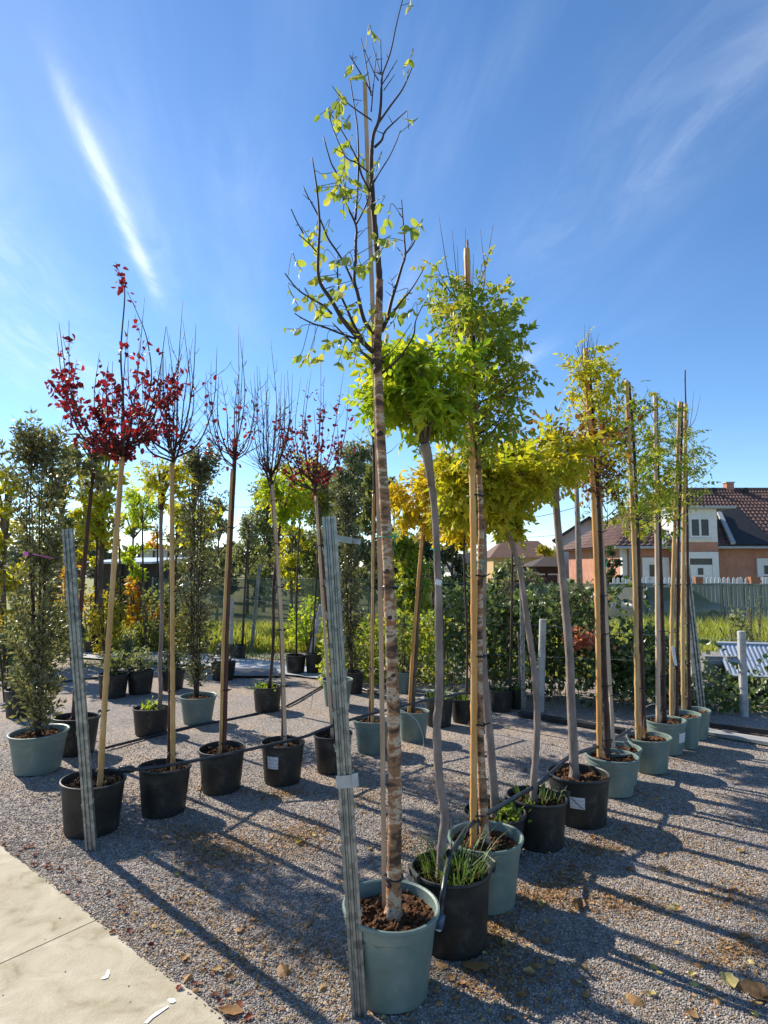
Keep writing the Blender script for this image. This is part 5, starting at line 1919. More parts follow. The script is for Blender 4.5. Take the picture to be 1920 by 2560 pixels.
c = P(1895, 1650, 8.15)
panel('ribbed blue sheet leaning on the stone stack', c, .85, .62, math.radians(34), math.radians(-14))
panel('second ribbed blue sheet lying behind the first one', c + Vector((.85, .25, -.06)), .8, .62, math.radians(30), math.radians(-20))
T = thing('stone_stack', 'stack of rough grey stones under the blue sheets', 'stones', (4.95, 8.45, 0))
sh = [MB().box((0, 0, 0), (1, 1, 1)).mesh('stone') for _ in range(1)][0]
for i in range(5):
    me = bpy.data.meshes.new('stone')
    V = [Vector(v.co) * 1.0 + Vector((RN.uniform(-.08, .08), RN.uniform(-.1, .1), RN.uniform(-.1, .1))) for v in sh.vertices]
    me.from_pydata(V, [], [tuple(q.vertices) for q in sh.polygons])
    me.materials.append(M['grey_stone'])
    if i == 0:
        STN = []
    STN.append(me)
for r_ in range(5):
    x = -.75
    while x < .9:
        wd = RN.uniform(.14, .28)
        o = bpy.data.objects.new('stone', STN[RN.randrange(5)])
        sc.collection.objects.link(o)
        o.parent = T
        o.location = (x + wd / 2, RN.uniform(-.04, .04), .055 + r_ * .105)
        o.scale = (wd * .98, .4, .115)
        o.rotation_euler = (0, RN.uniform(-.03, .03), RN.uniform(-.06, .06))
        x += wd
# boards and weed fabric on the ground along the hedge
def board(a, b, w, th, label, mname='weathered_board', name='board', grp='boards on the ground along the hedge'):
    A_, B_ = G(*a), G(*b)
    dv = B_ - A_
    ob = MB().box((0, 0, th / 2 + .016), (dv.length, w, th)).build(name, M[mname], None, (A_ + B_) / 2)
    ob.rotation_euler = (0, 0, math.atan2(dv.y, dv.x))
    return tag(ob, label, 'board', grp)


board((1760, 1835), (2010, 1878), .16, .03, 'long grey board on the ground at the right edge of the yard')
board((1775, 1822), (2010, 1852), .06, .05, 'dark rail behind the long grey board', 'black_sheet')
board((1050, 1752), (1180, 1775), .12, .03, 'weathered board on the ground near the grass-filled pot')
board((960, 1716), (1150, 1745), .10, .03, 'weathered board along the foot of the bramble bush')
board((1300, 1790), (1560, 1835), .10, .035, 'dark plank along the foot of the bramble hedge', 'black_sheet')
# pale ground sheet strips behind the pots
for k, (q, lab, mn) in enumerate([
    ([(560, 1668), (830, 1700), (850, 1676), (560, 1640)], 'pale woven ground sheet along the grass edge behind the red row', 'weed_fabric'),
    ([(150, 1640), (560, 1668), (560, 1640), (180, 1612)], 'pale ground sheet under the small pots by the shrubs', 'weed_fabric'),
    ([(560, 1690), (700, 1690), (690, 1672), (560, 1670)], 'black ground sheet folded beside the thin pots', 'black_sheet'),
    ([(-60, 1700), (130, 1690), (120, 1660), (-60, 1662)], 'black ground sheet beneath the shrubs behind the evergreen', 'black_sheet')]):
    V = [G(x, y, .026 + .004 * k) for x, y in q]
    c = sum(V, Vector()) / 4
    n = 14
    gv, gf = [], []
    for j in range(n + 1):
        for i in range(n + 1):
            u, v = i / n, j / n
            x = V[0].lerp(V[1], u).lerp(V[3].lerp(V[2], u), v) - c
            x.z = .010 * noise.noise(Vector((x.x * 5 + k, x.y * 5, 0))) + .004
            gv.append(tuple(x))
    for j in range(n):
        for i in range(n):
            a = j * (n + 1) + i
            gf.append((a, a + 1, a + n + 2, a + n + 1))
    o = link('ground_sheet', np_mesh('ground_sheet', gv, gf, smooth=True), M[mn], None, c)
    tag(o, lab, 'ground sheet', 'ground sheets')

# ------------------------------------------------------------------ grass field and shrubs beyond the yard
def blades(n, fx, fy, h0, h1, material, name, label, wd=.012):
    X, Y = fx(n), fy(n)
    a = NR.uniform(0, 6.28, n)
    hgt = NR.uniform(h0, h1, n) * np.array([.75 + .6 * noise.noise(Vector((x * .7, y * .7, 1))) for x, y in zip(X, Y)])
    sx_, sy_ = np.cos(a) * wd, np.sin(a) * wd
    lean = NR.normal(0, .3, (n, 2)) * hgt[:, None]
    Zg = np.array([gz(y) for y in Y])
    V = np.zeros((n, 5, 3))
    V[:, 0] = np.stack([X - sx_, Y - sy_, np.zeros(n)], 1)
    V[:, 1] = np.stack([X + sx_, Y + sy_, np.zeros(n)], 1)
    V[:, 2] = np.stack([X + sx_ * .8 + lean[:, 0] * .4, Y + sy_ * .8 + lean[:, 1] * .4, hgt * .6], 1)
    V[:, 3] = np.stack([X - sx_ * .8 + lean[:, 0] * .4, Y - sy_ * .8 + lean[:, 1] * .4, hgt * .6], 1)
    V[:, 4] = np.stack([X + lean[:, 0], Y + lean[:, 1], hgt], 1)
    V[:, :, 2] += Zg[:, None]
    F = np.array([(0, 1, 2), (0, 2, 3), (3, 2, 4)])
    FF = (F[None] + (np.arange(n) * 5)[:, None, None]).reshape(-1, 3)
    o = link(name, np_mesh(name, V.reshape(-1, 3), FF, np.repeat(NR.random(n), 5)), LM[material])
    return tag(o, label, 'grass', kind='stuff')


blades(42000, lambda n: NR.uniform(-7, 1.5, n), lambda n: 12.4 + NR.random(n) ** 1.1 * 8.6, .25, .62, 'grass', 'field_grass', 'tall yellow-green grass field in front of the green netting', .014)
blades(26000, lambda n: NR.uniform(1.5, 13, n), lambda n: 9.6 + NR.random(n) ** 1.3 * 10.6, .3, .75, 'grass', 'rough_grass', 'rough tall grass between the bramble hedge and the netting', .014)
blades(7000, lambda n: NR.uniform(-5.5, 5.5, n), lambda n: 10.6 + NR.random(n) * 2.2, .04, .14, 'dark_grass', 'short_grass', 'short weeds at the back edge of the gravel yard', .008)


def shrub(name, label, px, py_base, py_top, half, Y, material, n, size, group=None, tm=TRI, stems=6, cat='shrub'):
    b = P(px, py_base, Y)
    b.z = gz(Y)
    t = P(px, py_top, Y)
    hz_ = t.z - b.z
    s = mpp(t)
    T = thing(name, label, cat, b, group)
    m = MB()
    for i in range(stems):
        a = RN.uniform(0, 6.28)
        e = Vector((math.cos(a) * half * s * .5, math.sin(a) * half * s * .5, hz_ * RN.uniform(.6, .95)))
        m.tube(smooth_path([Vector((0, 0, 0)), e * .5 + Vector((0, 0, hz_ * .12)), e], 3), .012, 4)
    m.build('stems', M['brown_bark'], T)
    K = 12
    cl = unit(K) * np.array([.6, .6, .42]) + np.array([0, 0, .52])
    k = NR.integers(0, K, n)
    u = cl[k] + unit(n) * NR.uniform(0, .38, (n, 1)) * np.array([1, 1, .6])
    pos = np.array(b) + u * np.array([half * s, half * s, hz_])
    pos[:, 2] = np.maximum(pos[:, 2], b.z + .03)
    foliage(T, 'leaf', tm, frames(pos, unit(n) + np.array([0, 0, .25]), NR.uniform(.6, 1.2, n) * size), LM[material], 0)
    return T


GS = 'autumn shrubs beyond the small pots'
shrub('autumn_shrub', 'orange-leaved shrub with upright shoots behind the pollarded tree', 340, 1620, 1425, 38, 13.2, 'orange', 260, .15, GS, OVAL)
shrub('autumn_shrub', 'glowing yellow-orange shrub low behind the straight yellow cane', 388, 1630, 1500, 26, 12.6, 'orange', 240, .12, GS, OVAL)
shrub('autumn_shrub', 'yellow shrub behind the leaning left post', 222, 1615, 1470, 48, 13.0, 'yellow', 700, .10, GS)
shrub('autumn_shrub', 'pale yellow-green shrub between the orange shrubs', 290, 1620, 1450, 55, 14.0, 'yellow', 900, .10, GS)
shrub('autumn_shrub', 'yellow and orange shrub peeping out beside the tall evergreen', 165, 1600, 1400, 36, 11.5, 'orange', 380, .10, GS)
shrub('autumn_shrub', 'golden-brown shrub at the far left edge', 20, 1620, 1390, 60, 10.5, 'yellow', 800, .10, GS)
for k, (px, tp, hw, Y_, mt, lb) in enumerate([
        (260, 1480, 45, 11.8, 'yellow', 'yellow-leaved shrub before the dark shed posts'), (365, 1470, 40, 12.2, 'midtree', 'olive shrub among the orange ones'),
        (120, 1470, 50, 10.5, 'midtree', 'leafy shrub in the gap left of the leaning post'), (450, 1540, 40, 12.0, 'yellow', 'low yellowish shrub beside the narrow evergreen'),
        (180, 1520, 40, 10.8, 'olive', 'grey-green shrub behind the brown-stemmed tree')]):
    shrub('autumn_shrub', lb, px, 1620, tp, hw, Y_, mt, 800, .085, GS)
shrub('green_shrub', 'bright green shrub behind the yellow ones near the dark shed', 430, 1620, 1465, 50, 14.5, 'midtree', 900, .11, 'green shrubs at the edge of the grass field')
shrub('green_shrub', 'dark green shrub in shade at far left between black pots', 15, 1690, 1560, 50, 8.0, 'bramble', 700, .08, 'green shrubs at the edge of the grass field')
shrub('green_shrub', 'light green shrub at the field edge behind the round black pot', 770, 1640, 1500, 60, 12.4, 'globe', 700, .09, 'green shrubs at the edge of the grass field')
shrub('weed_plant', 'tall feathery weed by the fence, first of a pair', 1877, 1560, 1492, 9, 12.0, 'olive', 160, .06, 'tall feathery weeds by the fence', NARROW, 2, 'weed')
shrub('weed_plant', 'tall feathery weed by the fence, further from the house door', 1898, 1560, 1494, 9, 12.2, 'olive', 160, .06, 'tall feathery weeds by the fence', NARROW, 2, 'weed')
shrub('weed_plant', 'bushy olive weeds at the foot of the netting', 1830, 1580, 1535, 60, 11.0, 'olive', 700, .08, None, TRI, 6, 'weed')

# ------------------------------------------------------------------ background trees
def tree(name, label, px, top, half, Y, material, n, size, trunk_h=.3, group=None, clumps=22, shape=1.0, col='brown_bark', low=None):
    b = P(px, 1420, Y)
    b.z = gz(Y)
    t = P(px, top, Y)
    hz_, s = t.z - b.z, mpp(t)
    R_ = half * s
    T = thing(name, label, 'tree', b, group)
    m = MB()
    z0 = trunk_h * hz_ if low is None else low
    m.tube([Vector((0, 0, -.1)), Vector((RN.uniform(-.05, .05) * R_, 0, z0)), Vector((0, 0, hz_ * .75))], [R_ * .07 + .03, R_ * .05 + .02, .02], 7)
    lm = m
    K = clumps
    cl = []
    for i in range(K):
        u = unit(1)[0]
        f = RN.uniform(0, 1)
        rad = R_ * (math.sin(math.pi * (f * .85 + .12)) ** .7) * RN.uniform(.3, .85) * (shape if f > .5 else 1)
        a = RN.uniform(0, 6.28)
        c = np.array([math.cos(a) * rad, math.sin(a) * rad, z0 + (hz_ - z0) * (f * .9 + .05)])
        cl.append((c, R_ * RN.uniform(.22, .42)))
        lm.tube([Vector((0, 0, min(.66 * hz_, max(.1, c[2] - rad * .9)))), Vector(c) * .6 + Vector((0, 0, c[2] * .38)), Vector(c)], [.03 + R_ * .012, .02, .01], 4)
    lm.build('trunk', M[col], T)
    k = NR.integers(0, K, n)
    cc = np.array([c for c, r in cl])
    rr = np.array([r for c, r in cl])
    pos = cc[k] + unit(n) * (NR.random((n, 1)) ** .45) * rr[k][:, None] * np.array([1, 1, .85])
    pos[:, 2] = np.clip(pos[:, 2], .1, None)
    o_T = frames(pos + np.array(b), unit(n) + np.array([0, 0, .1]), NR.uniform(.6, 1.3, n) * size)
    foliage(T, 'leaf', TRI, o_T, LM[material], 0, mass='crown')
    return T


GT = 'trees beyond the nursery yard'
tree('background_tree', 'tall olive-green tree rising behind the flaking trunk', 885, 1085, 85, 24, 'olive', 9500, .17, .12, GT, clumps=34)
tree('background_tree', 'dark broad tree behind the crimson bushy tree', 800, 1160, 90, 26, 'midtree', 9000, .18, .08, GT, clumps=34)
tree('background_tree', 'grey feathery leaning tree far behind the broom-shaped tree', 640, 1205, 60, 42, 'olive', 2600, .22, .1, GT, shape=.6)
tree('background_tree', 'dark dense tree row end left of the crimson tree', 690, 1310, 90, 34, 'darktree', 3800, .22, .03, GT)
tree('background_tree', 'dark green thicket behind the narrow evergreen', 560, 1350, 80, 38, 'darktree', 2600, .24, .03, GT)
tree('background_tree', 'dark evergreen behind the wavy grey trunk', 1010, 1270, 80, 21, 'darktree', 4200, .17, .03, GT)
tree('background_tree', 'dark tree behind the tallest orange-tan stake', 1130, 1320, 75, 22, 'darktree', 3400, .17, .03, GT)
tree('background_tree', 'pale grey-green tree behind the golden crowns', 985, 1180, 60, 30, 'olive', 2400, .2, .2, GT)
tree('background_tree', 'bright yellow-green tree at the far left edge', 10, 1170, 65, 11, 'yellowgreen', 1500, .12, .35, GT)
tree('background_tree', 'light green tree behind the tall evergreen column', 150, 1120, 60, 13, 'midtree', 1500, .12, .4, GT)
tree('background_tree', 'yellow-green feathery tree behind the first red tree', 250, 1110, 75, 12.5, 'yellowgreen', 1500, .13, .5, GT)
tree('background_tree', 'yellowing tree with open crown behind the second red tree', 480, 1130, 60, 16, 'yellowgreen', 1100, .14, .45, GT)
for k, (px, tp, hw, Y_, mt, lb) in enumerate([
        (205, 1235, 40, 15, 'yellowgreen', 'low yellow-green tree between the leaning left post and the first red stake'),
        (330, 1215, 45, 17, 'globe', 'light green round tree behind the feathery globe'),
        (440, 1260, 42, 18, 'midtree', 'mid-green tree behind the straight yellow cane'),
        (545, 1240, 36, 22, 'olive', 'slender grey-green tree beside the narrow evergreen'),
        (620, 1290, 44, 27, 'olive', 'bushy grey-green tree behind the netting left of the broom-shaped tree'),
        (730, 1235, 50, 19, 'yellowgreen', 'feathery yellow tree behind the young wavy-stemmed tree'),
        (1080, 1390, 60, 16, 'bramble', 'dark leafy bush behind the golden-crowned tree'),
        (1240, 1420, 60, 14, 'bramble', 'leafy bush rising above the bramble hedge'),
        (120, 1300, 50, 16, 'midtree', 'green tree hidden behind the tall evergreen column')]):
    tree('background_tree', lb, px, tp, hw, Y_, mt, 1500, .12 if Y_ < 20 else .16, .3 if tp < 1300 else .05, GT)
tree('background_tree', 'rusty orange tree on the skyline beyond the white roof', 378, 1325, 34, 70, 'orange', 1100, .5, .05, GT)
tree('background_tree', 'round far green tree left of the rusty tree', 250, 1345, 40, 80, 'far', 1200, .6, .05, GT)
tree('background_tree', 'far green tree right of the rusty tree', 455, 1340, 40, 75, 'far', 1200, .6, .05, GT)
tree('background_tree', 'far hazy tree at the left skyline', 60, 1350, 60, 85, 'far', 1500, .7, .05, GT)
tree('background_tree', 'yellow bush-like tree between the brown-roofed houses', 1365, 1352, 30, 48, 'yellow', 1300, .3, .03, GT)
tree('background_tree', 'dark conifer between the white gabled house and the brick house', 1532, 1335, 26, 29, 'darktree', 1500, .2, .03, GT)
tree('background_tree', 'low olive shrubs before the far brown roofs', 1290, 1395, 60, 40, 'olive', 1300, .3, .02, GT)
for k, (px, tp, hw, Y_, mt, lb) in enumerate([
        (855, 1150, 55, 20, 'olive', 'upright olive tree close behind the tall front steel post'), (930, 1150, 50, 22, 'midtree', 'upright green tree just right of the flaking trunk'),
        (660, 1240, 50, 30, 'midtree', 'loose green tree behind the pale square stake'), (500, 1300, 55, 30, 'midtree', 'rounded green tree behind the netting by the narrow evergreen'),
        (1010, 1330, 60, 13, 'mixed', 'loose leafy sapling thicket behind the golden tree pot')]):
    tree('background_tree', lb, px, tp, hw, Y_, mt, 4200, .15, .12, GT, clumps=28)
# tree line on the horizon
n = 5200
X = NR.uniform(-160, 60, n)
Y = NR.uniform(118, 132, n)
hh = np.array([5.2 + 2.6 * noise.noise(Vector((x * .06, 1, 0))) + 2.0 * noise.noise(Vector((x * .21, 4, 0))) for x in X])
pts = np.stack([X, Y, NR.random(n) * hh - .5], 1)
T = frames(pts, unit(n), NR.uniform(.6, 1.3, n) * 1.7)
V, F, rn = joined(TRI, T)
tag(link('distant_wood', np_mesh('distant_wood', V, F, rn), LM['far']), 'grey-green line of distant woods on the horizon', 'woods', kind='stuff')

# ------------------------------------------------------------------ fences, buildings, pole
def netting_mat():
    m, n, l, b = new_mat('shade_netting')
    b.inputs['Base Color'].default_value = (.022, .040, .034, 1)
    b.inputs['Roughness'].default_value = .8
    t = n.new('ShaderNodeTexCoord')
    nz = n.new('ShaderNodeTexNoise')
    nz.inputs['Scale'].default_value = .9
    nz.inputs['Detail'].default_value = 5
    l.new(t.outputs['Object'], nz.inputs['Vector'])
    mr = n.new('ShaderNodeMapRange')
    l.new(nz.outputs['Fac'], mr.inputs[0])
    for i, x in enumerate((.3, .7, .66, .88)):
        mr.inputs[i + 1].default_value = x
    tl = n.new('ShaderNodeBsdfTranslucent')
    tl.inputs[0].default_value = (.04, .07, .06, 1)
    m1 = n.new('ShaderNodeMixShader')
    m1.inputs[0].default_value = .45
    l.new(b.outputs[0], m1.inputs[1])
    l.new(tl.outputs[0], m1.inputs[2])
    tr = n.new('ShaderNodeBsdfTransparent')
    m2 = n.new('ShaderNodeMixShader')
    l.new(mr.outputs[0], m2.inputs[0])
    l.new(tr.outputs[0], m2.inputs[1])
    l.new(m1.outputs[0], m2.inputs[2])
    l.new(m2.outputs[0], n['Material Output'].inputs[0])
    return m


M['netting'] = netting_mat()


def net_fence(label, x0, x1, Y0, Y1, ztop):
    A_, B_ = Vector((x0, Y0, gz(Y0))), Vector((x1, Y1, gz(Y1)))
    T = thing('netting_fence', label, 'fence', A_, 'fences screened with green netting')
    L_ = (B_ - A_).length
    n = int(L_ / .25)
    V, F = [], []
    nz_ = Vector((-(B_ - A_).y, (B_ - A_).x, 0)).normalized()
    for i in range(n + 1):
        t = i / n
        q = (B_ - A_) * t
        post = abs(((t * L_) % 2.5) - 1.25) / 1.25
        sag = .05 * (1 - post)
        for j in range(5):
            f = j / 4
            z = (ztop - sag * f) * f - gz(Y0) * f
            w = .05 * noise.noise(Vector((i * .33, j * .6, x0)))
            V.append((q.x + nz_.x * w, q.y + nz_.y * w, .02 + z))
    for i in range(n):
        for j in range(4):
            a = i * 5 + j
            F.append((a, a + 5, a + 6, a + 1))
    link('netting', np_mesh('netting', V, F, smooth=True), M['netting'], T)
    k = 0.0
    while k <= L_ + .01:
        q = (B_ - A_) * (k / L_) + nz_ * .07
        MB().tube([q + Vector((0, 0, -.1)), q + Vector((0, 0, ztop - gz(Y0) + .04))], .024, 7).build('fence_pole', M['wire'], T)
        k += 2.5
    MB().tube([Vector((0, 0, ztop - gz(Y0) - .01)) - nz_ * .0, (B_ - A_) + Vector((0, 0, ztop - gz(Y1) - .01))], .008, 5).build('top_wire', M['wire'], T)
    return T


zt = P(700, 1447, 21).z
net_fence('green netting fence across the grass field behind the red row', -8.0, .8, 21.5, 20.8, zt)
net_fence('green netting fence in front of the white picket fence and brick house', 1.0, 15.0, 20.8, 20.2, P(1700, 1459, 20.4).z)

M['white_paint'] = mat('white_paint', [(.60, .59, .57), (.72, .71, .69)], rough=.6, scale=6)
M['brick_wall'] = mat('orange_block_wall', [(.33, .15, .10), (.41, .195, .13), (.47, .24, .17)], rough=.9, scale=2.2, detail=9, bump=.4, bscale=18, bdist=.02)
M['roof_tile'] = mat('roof_tile', [(.085, .046, .038), (.125, .07, .058), (.165, .098, .082)], rough=.75, scale=1.4, detail=9, bump=.2, bscale=30)
M['dark_roof'] = mat('black_roofing', [(.014, .014, .015), (.03, .03, .032)], rough=.7, scale=4)
M['grey_trim'] = mat('grey_trim', [(.32, .33, .33), (.42, .43, .43)], rough=.6)
M['glass'] = mat('window_glass', [(.02, .024, .03), (.05, .06, .07)], rough=.15, scale=1.2, spec=.25)
M['render_wall'] = mat('pale_render', [(.50, .49, .47), (.60, .59, .57)], rough=.9, scale=1.5, bump=.2, bscale=20)
M['brown_roof'] = mat('brown_roof', [(.10, .05, .035), (.15, .08, .055)], rough=.8, scale=2)
M['ochre_wall'] = mat('ochre_wall', [(.38, .26, .11), (.46, .33, .16)], rough=.9, scale=2)
M['dark_wood'] = mat('dark_wood', [(.035, .026, .02), (.07, .05, .038)], rough=.8, scale=4, stretch=(.5, 4, 4))
M['terracotta'] = mat('terracotta', [(.30, .12, .06), (.38, .17, .09)], rough=.8)

# picket fence
YP = 26.0
A_ = P(1535, 1462, YP)
A_.z = gz(YP)
T = thing('picket_fence', 'white picket fence with pointed boards in front of the brick house', 'fence', A_)
pk = MB()
pz = P(1700, 1443, YP).z - gz(YP)
pk.add([(-.06, 0, 0), (.06, 0, 0), (.06, 0, pz - .06), (0, 0, pz), (-.06, 0, pz - .06), (-.06, .02, 0), (.06, .02, 0), (.06, .02, pz - .06), (0, .02, pz), (-.06, .02, pz - .06)],
       [(0, 1, 2, 3, 4), (9, 8, 7, 6, 5), (0, 5, 6, 1), (1, 6, 7, 2), (2, 7, 8, 3), (3, 8, 9, 4), (4, 9, 5, 0)])
pm = pk.mesh('picket')
pm.materials.append(M['white_paint'])
for i in range(46):
    o = bpy.data.objects.new('picket', pm)
    sc.collection.objects.link(o)
    o.parent = T
    o.location = (i * .178, RN.uniform(-.004, .004), RN.uniform(-.02, .01))
    o.rotation_euler = (0, RN.uniform(-.02, .02), 0)
for z in (.5, pz - .28):
    MB().box((4.0, .045, z), (8.3, .04, .09)).build('rail', M['white_paint'], T)
# terracotta planters seen at the fence
for (x0, x1, lab) in ((1735, 1756, 'terracotta flower box on the picket fence before the house door'), (1873, 1898, 'terracotta flower box on the picket fence by the right window')):
    a, b = P(x0, 1442, YP - .15), P(x1, 1460, YP - .15)
    w = b.x - a.x
    hh = a.z - b.z
    m = MB()
    s, t = w / 2, w / 2 * .85
    V = [(-t, -.10, 0), (t, -.10, 0), (t, .10, 0), (-t, .10, 0), (-s, -.12, hh), (s, -.12, hh), (s, .12, hh), (-s, .12, hh), (-s + .03, -.09, hh), (s - .03, -.09, hh), (s - .03, .09, hh), (-s + .03, .09, hh), (-s + .03, -.09, hh - .06), (s - .03, -.09, hh - .06), (s - .03, .09, hh - .06), (-s + .03, .09, hh - .06)]
    F = [(3, 2, 1, 0), (12, 13, 14, 15)] + [(i + k * 4, (i + 1) % 4 + k * 4, (i + 1) % 4 + k * 4 + 4, i + k * 4 + 4) for k in range(3) for i in range(4)]
    m.add(V, F)
    o = m.build('flower_box', M['terracotta'], None, ((a.x + b.x) / 2, YP - .14, b.z))
    tag(o, lab, 'planter', 'flower boxes on the picket fence')

# the brick house
YH = 31.0
H0 = P(1800, 1420, YH)
H0.z = gz(YH)
T = thing('brick_house', 'orange brick house with brown tiled roof and white framed dormer bay', 'house', H0)
hp = lambda px, py, Y: P(px, py, Y) - H0
xl, xr = hp(1556, 1400, YH).x, hp(1556, 1400, YH).x + 13
ze = hp(1700, 1362, YH).z


def box2(name, x0, x1, y0, y1, z0, z1, m, par=None):
    return MB().box(((x0 + x1) / 2, (y0 + y1) / 2, (z0 + z1) / 2), (x1 - x0, y1 - y0, z1 - z0)).build(name, M[m], par or T)


wall = box2('wall', xl, xr, 0, 9, 0, ze, 'brick_wall')
rL = hp(1652, 1226, YH + 4.5)
eL = hp(1536, 1367, YH - .5)
eR = Vector((xr + .6, eL.y, eL.z))
rR = Vector((xr - 1.6, rL.y, rL.z))
eLb, eRb = Vector((eL.x, 9.5, eL.z)), Vector((eR.x, 9.5, eR.z))


def tiled(a, b, c, d_, name, par, cols, rws):
    """tiled slope a-b along the eave, d-c along the ridge; rounded tile columns, stepped courses"""
    V, F = [], []
    nn = (b - a).cross(d_ - a).normalized()
    for j in range(rws * 2 + 1):
        v = (j // 2 + (j % 2) * .96) / rws if j < rws * 2 else 1.0
        for i in range(cols * 4 + 1):
            u = i / (cols * 4)
            q = a.lerp(b, u).lerp(d_.lerp(c, u), v)
            wv = abs(math.sin(math.pi * (i / 4))) * .055
            V.append(q + nn * (wv + (.045 if j % 2 == 0 else 0.0) + .02))
    w = cols * 4 + 1
    for j in range(rws * 2):
        for i in range(cols * 4):
            k = j * w + i
            F.append((k, k + 1, k + w + 1, k + w))
    o = MB().add(V, F).build(name, M['roof_tile'], par)
    return o


roof = MB().add([eL, eR, eRb, eLb, rL, rR], [(0, 1, 5, 4), (1, 2, 5), (2, 3, 4, 5), (3, 0, 4), (0, 3, 2, 1)]).build('roof', M['roof_tile'], T)
tiled(eL, eR, rR, rL, 'roof_tiles', roof, 46, 17)['kind'] = 'stuff'
tiled(eLb, eL, rL, rL + Vector((0, .05, 0)), 'roof_tiles', roof, 30, 17)['kind'] = 'stuff'
MB().tube([rL + Vector((-.05, 0, .05)), rR + Vector((0, 0, .05))], .11, 6).build('ridge_cap', M['roof_tile'], roof)
MB().tube([eL + Vector((0, -.06, -.03)), eR + Vector((0, -.06, -.03))], .07, 6).build('gutter', M['grey_trim'], roof)
cpx = hp(1821, 1215, YH + 4.6)
ch = MB().box((cpx.x, cpx.y, rL.z + .05), (.42, .42, .75)).build('chimney', M['brick_wall'], roof)
box2('chimney_cap', cpx.x - .26, cpx.x + .26, cpx.y - .26, cpx.y + .26, rL.z + .425, rL.z + .49, 'grey_trim', roof)
for px in (1784, 1864):
    q = hp(px, 1236, YH + 4.0)
    t_ = (q.y - eL.y) / (rL.y - eL.y)
    zr = eL.z + (rL.z - eL.z) * t_
    MB().tube([Vector((q.x, q.y, zr)), Vector((q.x, q.y, zr + .28)), Vector((q.x, q.y - .1, zr + .30))], [.13, .13, .15], 8).build('roof_vent', M['dark_roof'], roof)
# projecting bay with dormer
bx0, bx1 = hp(1696, 1400, 30.2).x, hp(1797, 1400, 30.2).x
zb0, zb1 = hp(1700, 1355, 30.2).z, hp(1700, 1272, 30.2).z
bay = box2('bay', bx0, bx1, -.8, 4, 0, zb0, 'brick_wall')
box2('dormer_wall', bx0 + .003, bx1 - .003, -.797, 4, zb0, zb1, 'white_paint', bay)
box2('dormer_roof', bx0 - .15, bx1 + .8, -1.1, 4.2, zb1, zb1 + .13, 'grey_trim', bay)


def window(px0, px1, py0, py1, y, par, panes=2, sur=.0, name='window'):
    a, b = hp(px0, py0, y + YH), hp(px1, py1, y + YH)
    x0, x1, z1, z0 = a.x, b.x, a.z, b.z
    f = .09
    m = MB()
    for (u0, u1, w0, w1) in ((x0, x1, z1 - f, z1), (x0, x1, z0, z0 + f), (x0, x0 + f, z0 + f, z1 - f), (x1 - f, x1, z0 + f, z1 - f)):
        m.box(((u0 + u1) / 2, y - .03, (w0 + w1) / 2), (u1 - u0, .07, w1 - w0))
    wd = (x1 - x0) / panes
    for i in range(1, panes):
        m.box((x0 + wd * i, y - .03, (z0 + z1) / 2), (f * 1.1, .066, z1 - z0 - 2 * f))
    o = m.build(name, M['white_paint'], par)
    for i in range(panes):
        MB().box((x0 + wd * (i + .5), y - .012, (z0 + z1) / 2), (wd - f, .012, z1 - z0 - 2 * f)).build('pane', M['glass'], o)
    if sur:
        s = MB()
        for (u0, u1, w0, w1) in ((x0 - sur, x1 + sur, z1, z1 + sur), (x0 - sur, x0, z0 - .05, z1), (x1, x1 + sur, z0 - .05, z1), (x0 - sur, x1 + sur, z0 - .05 - sur * .6, z0 - .05)):
            s.box(((u0 + u1) / 2, y - .05, (w0 + w1) / 2), (u1 - u0, .11, w1 - w0))
        s.build('surround', M['white_paint'], o)
    return o


window(1722, 1776, 1294, 1344, -.80, T, 2)
box2('window_sill', hp(1718, 1347, 30.2).x, hp(1780, 1347, 30.2).x, -.92, -.8, hp(1718, 1349, 30.2).z, hp(1718, 1346, 30.2).z, 'white_paint')
window(1617, 1659, 1407, 1446, 0, T, 1, .26)
window(1903, 1940, 1409, 1440, 0, T, 1, .26)
# door in the bay: glazed top light, white leaf with a dark pane
d0, d1 = hp(1722, 1396, 30.2), hp(1779, 1412, 30.2)
dr_ = box2('door', d0.x, d1.x, -.86, -.80, 0, d1.z, 'white_paint')
g0, g1 = hp(1743, 1420, 30.2), hp(1757, 1437, 30.2)
box2('pane', g0.x, g1.x, -.875, -.86, g1.z, g0.z, 'glass', dr_)
box2('top_light', d0.x, d1.x, -.83, -.80, d1.z, d0.z, 'glass', dr_)
MB().tube([Vector((d1.x - .1, -.86, 1.35)), Vector((d1.x - .1, -.92, 1.35)), Vector((d1.x - .22, -.92, 1.35))], .02, 6).build('door_handle', M['grey_trim'], dr_)
s0, s1 = hp(1698, 1380, 30.2), hp(1793, 1380, 30.2)
for (u0, u1, w0, w1) in ((s0.x, s1.x, d0.z, s0.z), (s0.x, d0.x, 0, d0.z), (d1.x, s1.x, 0, d0.z)):
    box2('door_surround', u0, u1, -.90, -.80, w0, w1, 'white_paint', dr_)
# slanted white boards beside the dormer, black roofing on its right
def on_roof(px, py, off):
    nn = (eR - eL).cross(rL - eL).normalized()
    o_ = Vector((0, 0, CAMH)) - H0
    dd = ray(px, py)
    t_ = (eL + nn * off - o_).dot(nn) / dd.dot(nn)
    return o_ + dd * t_


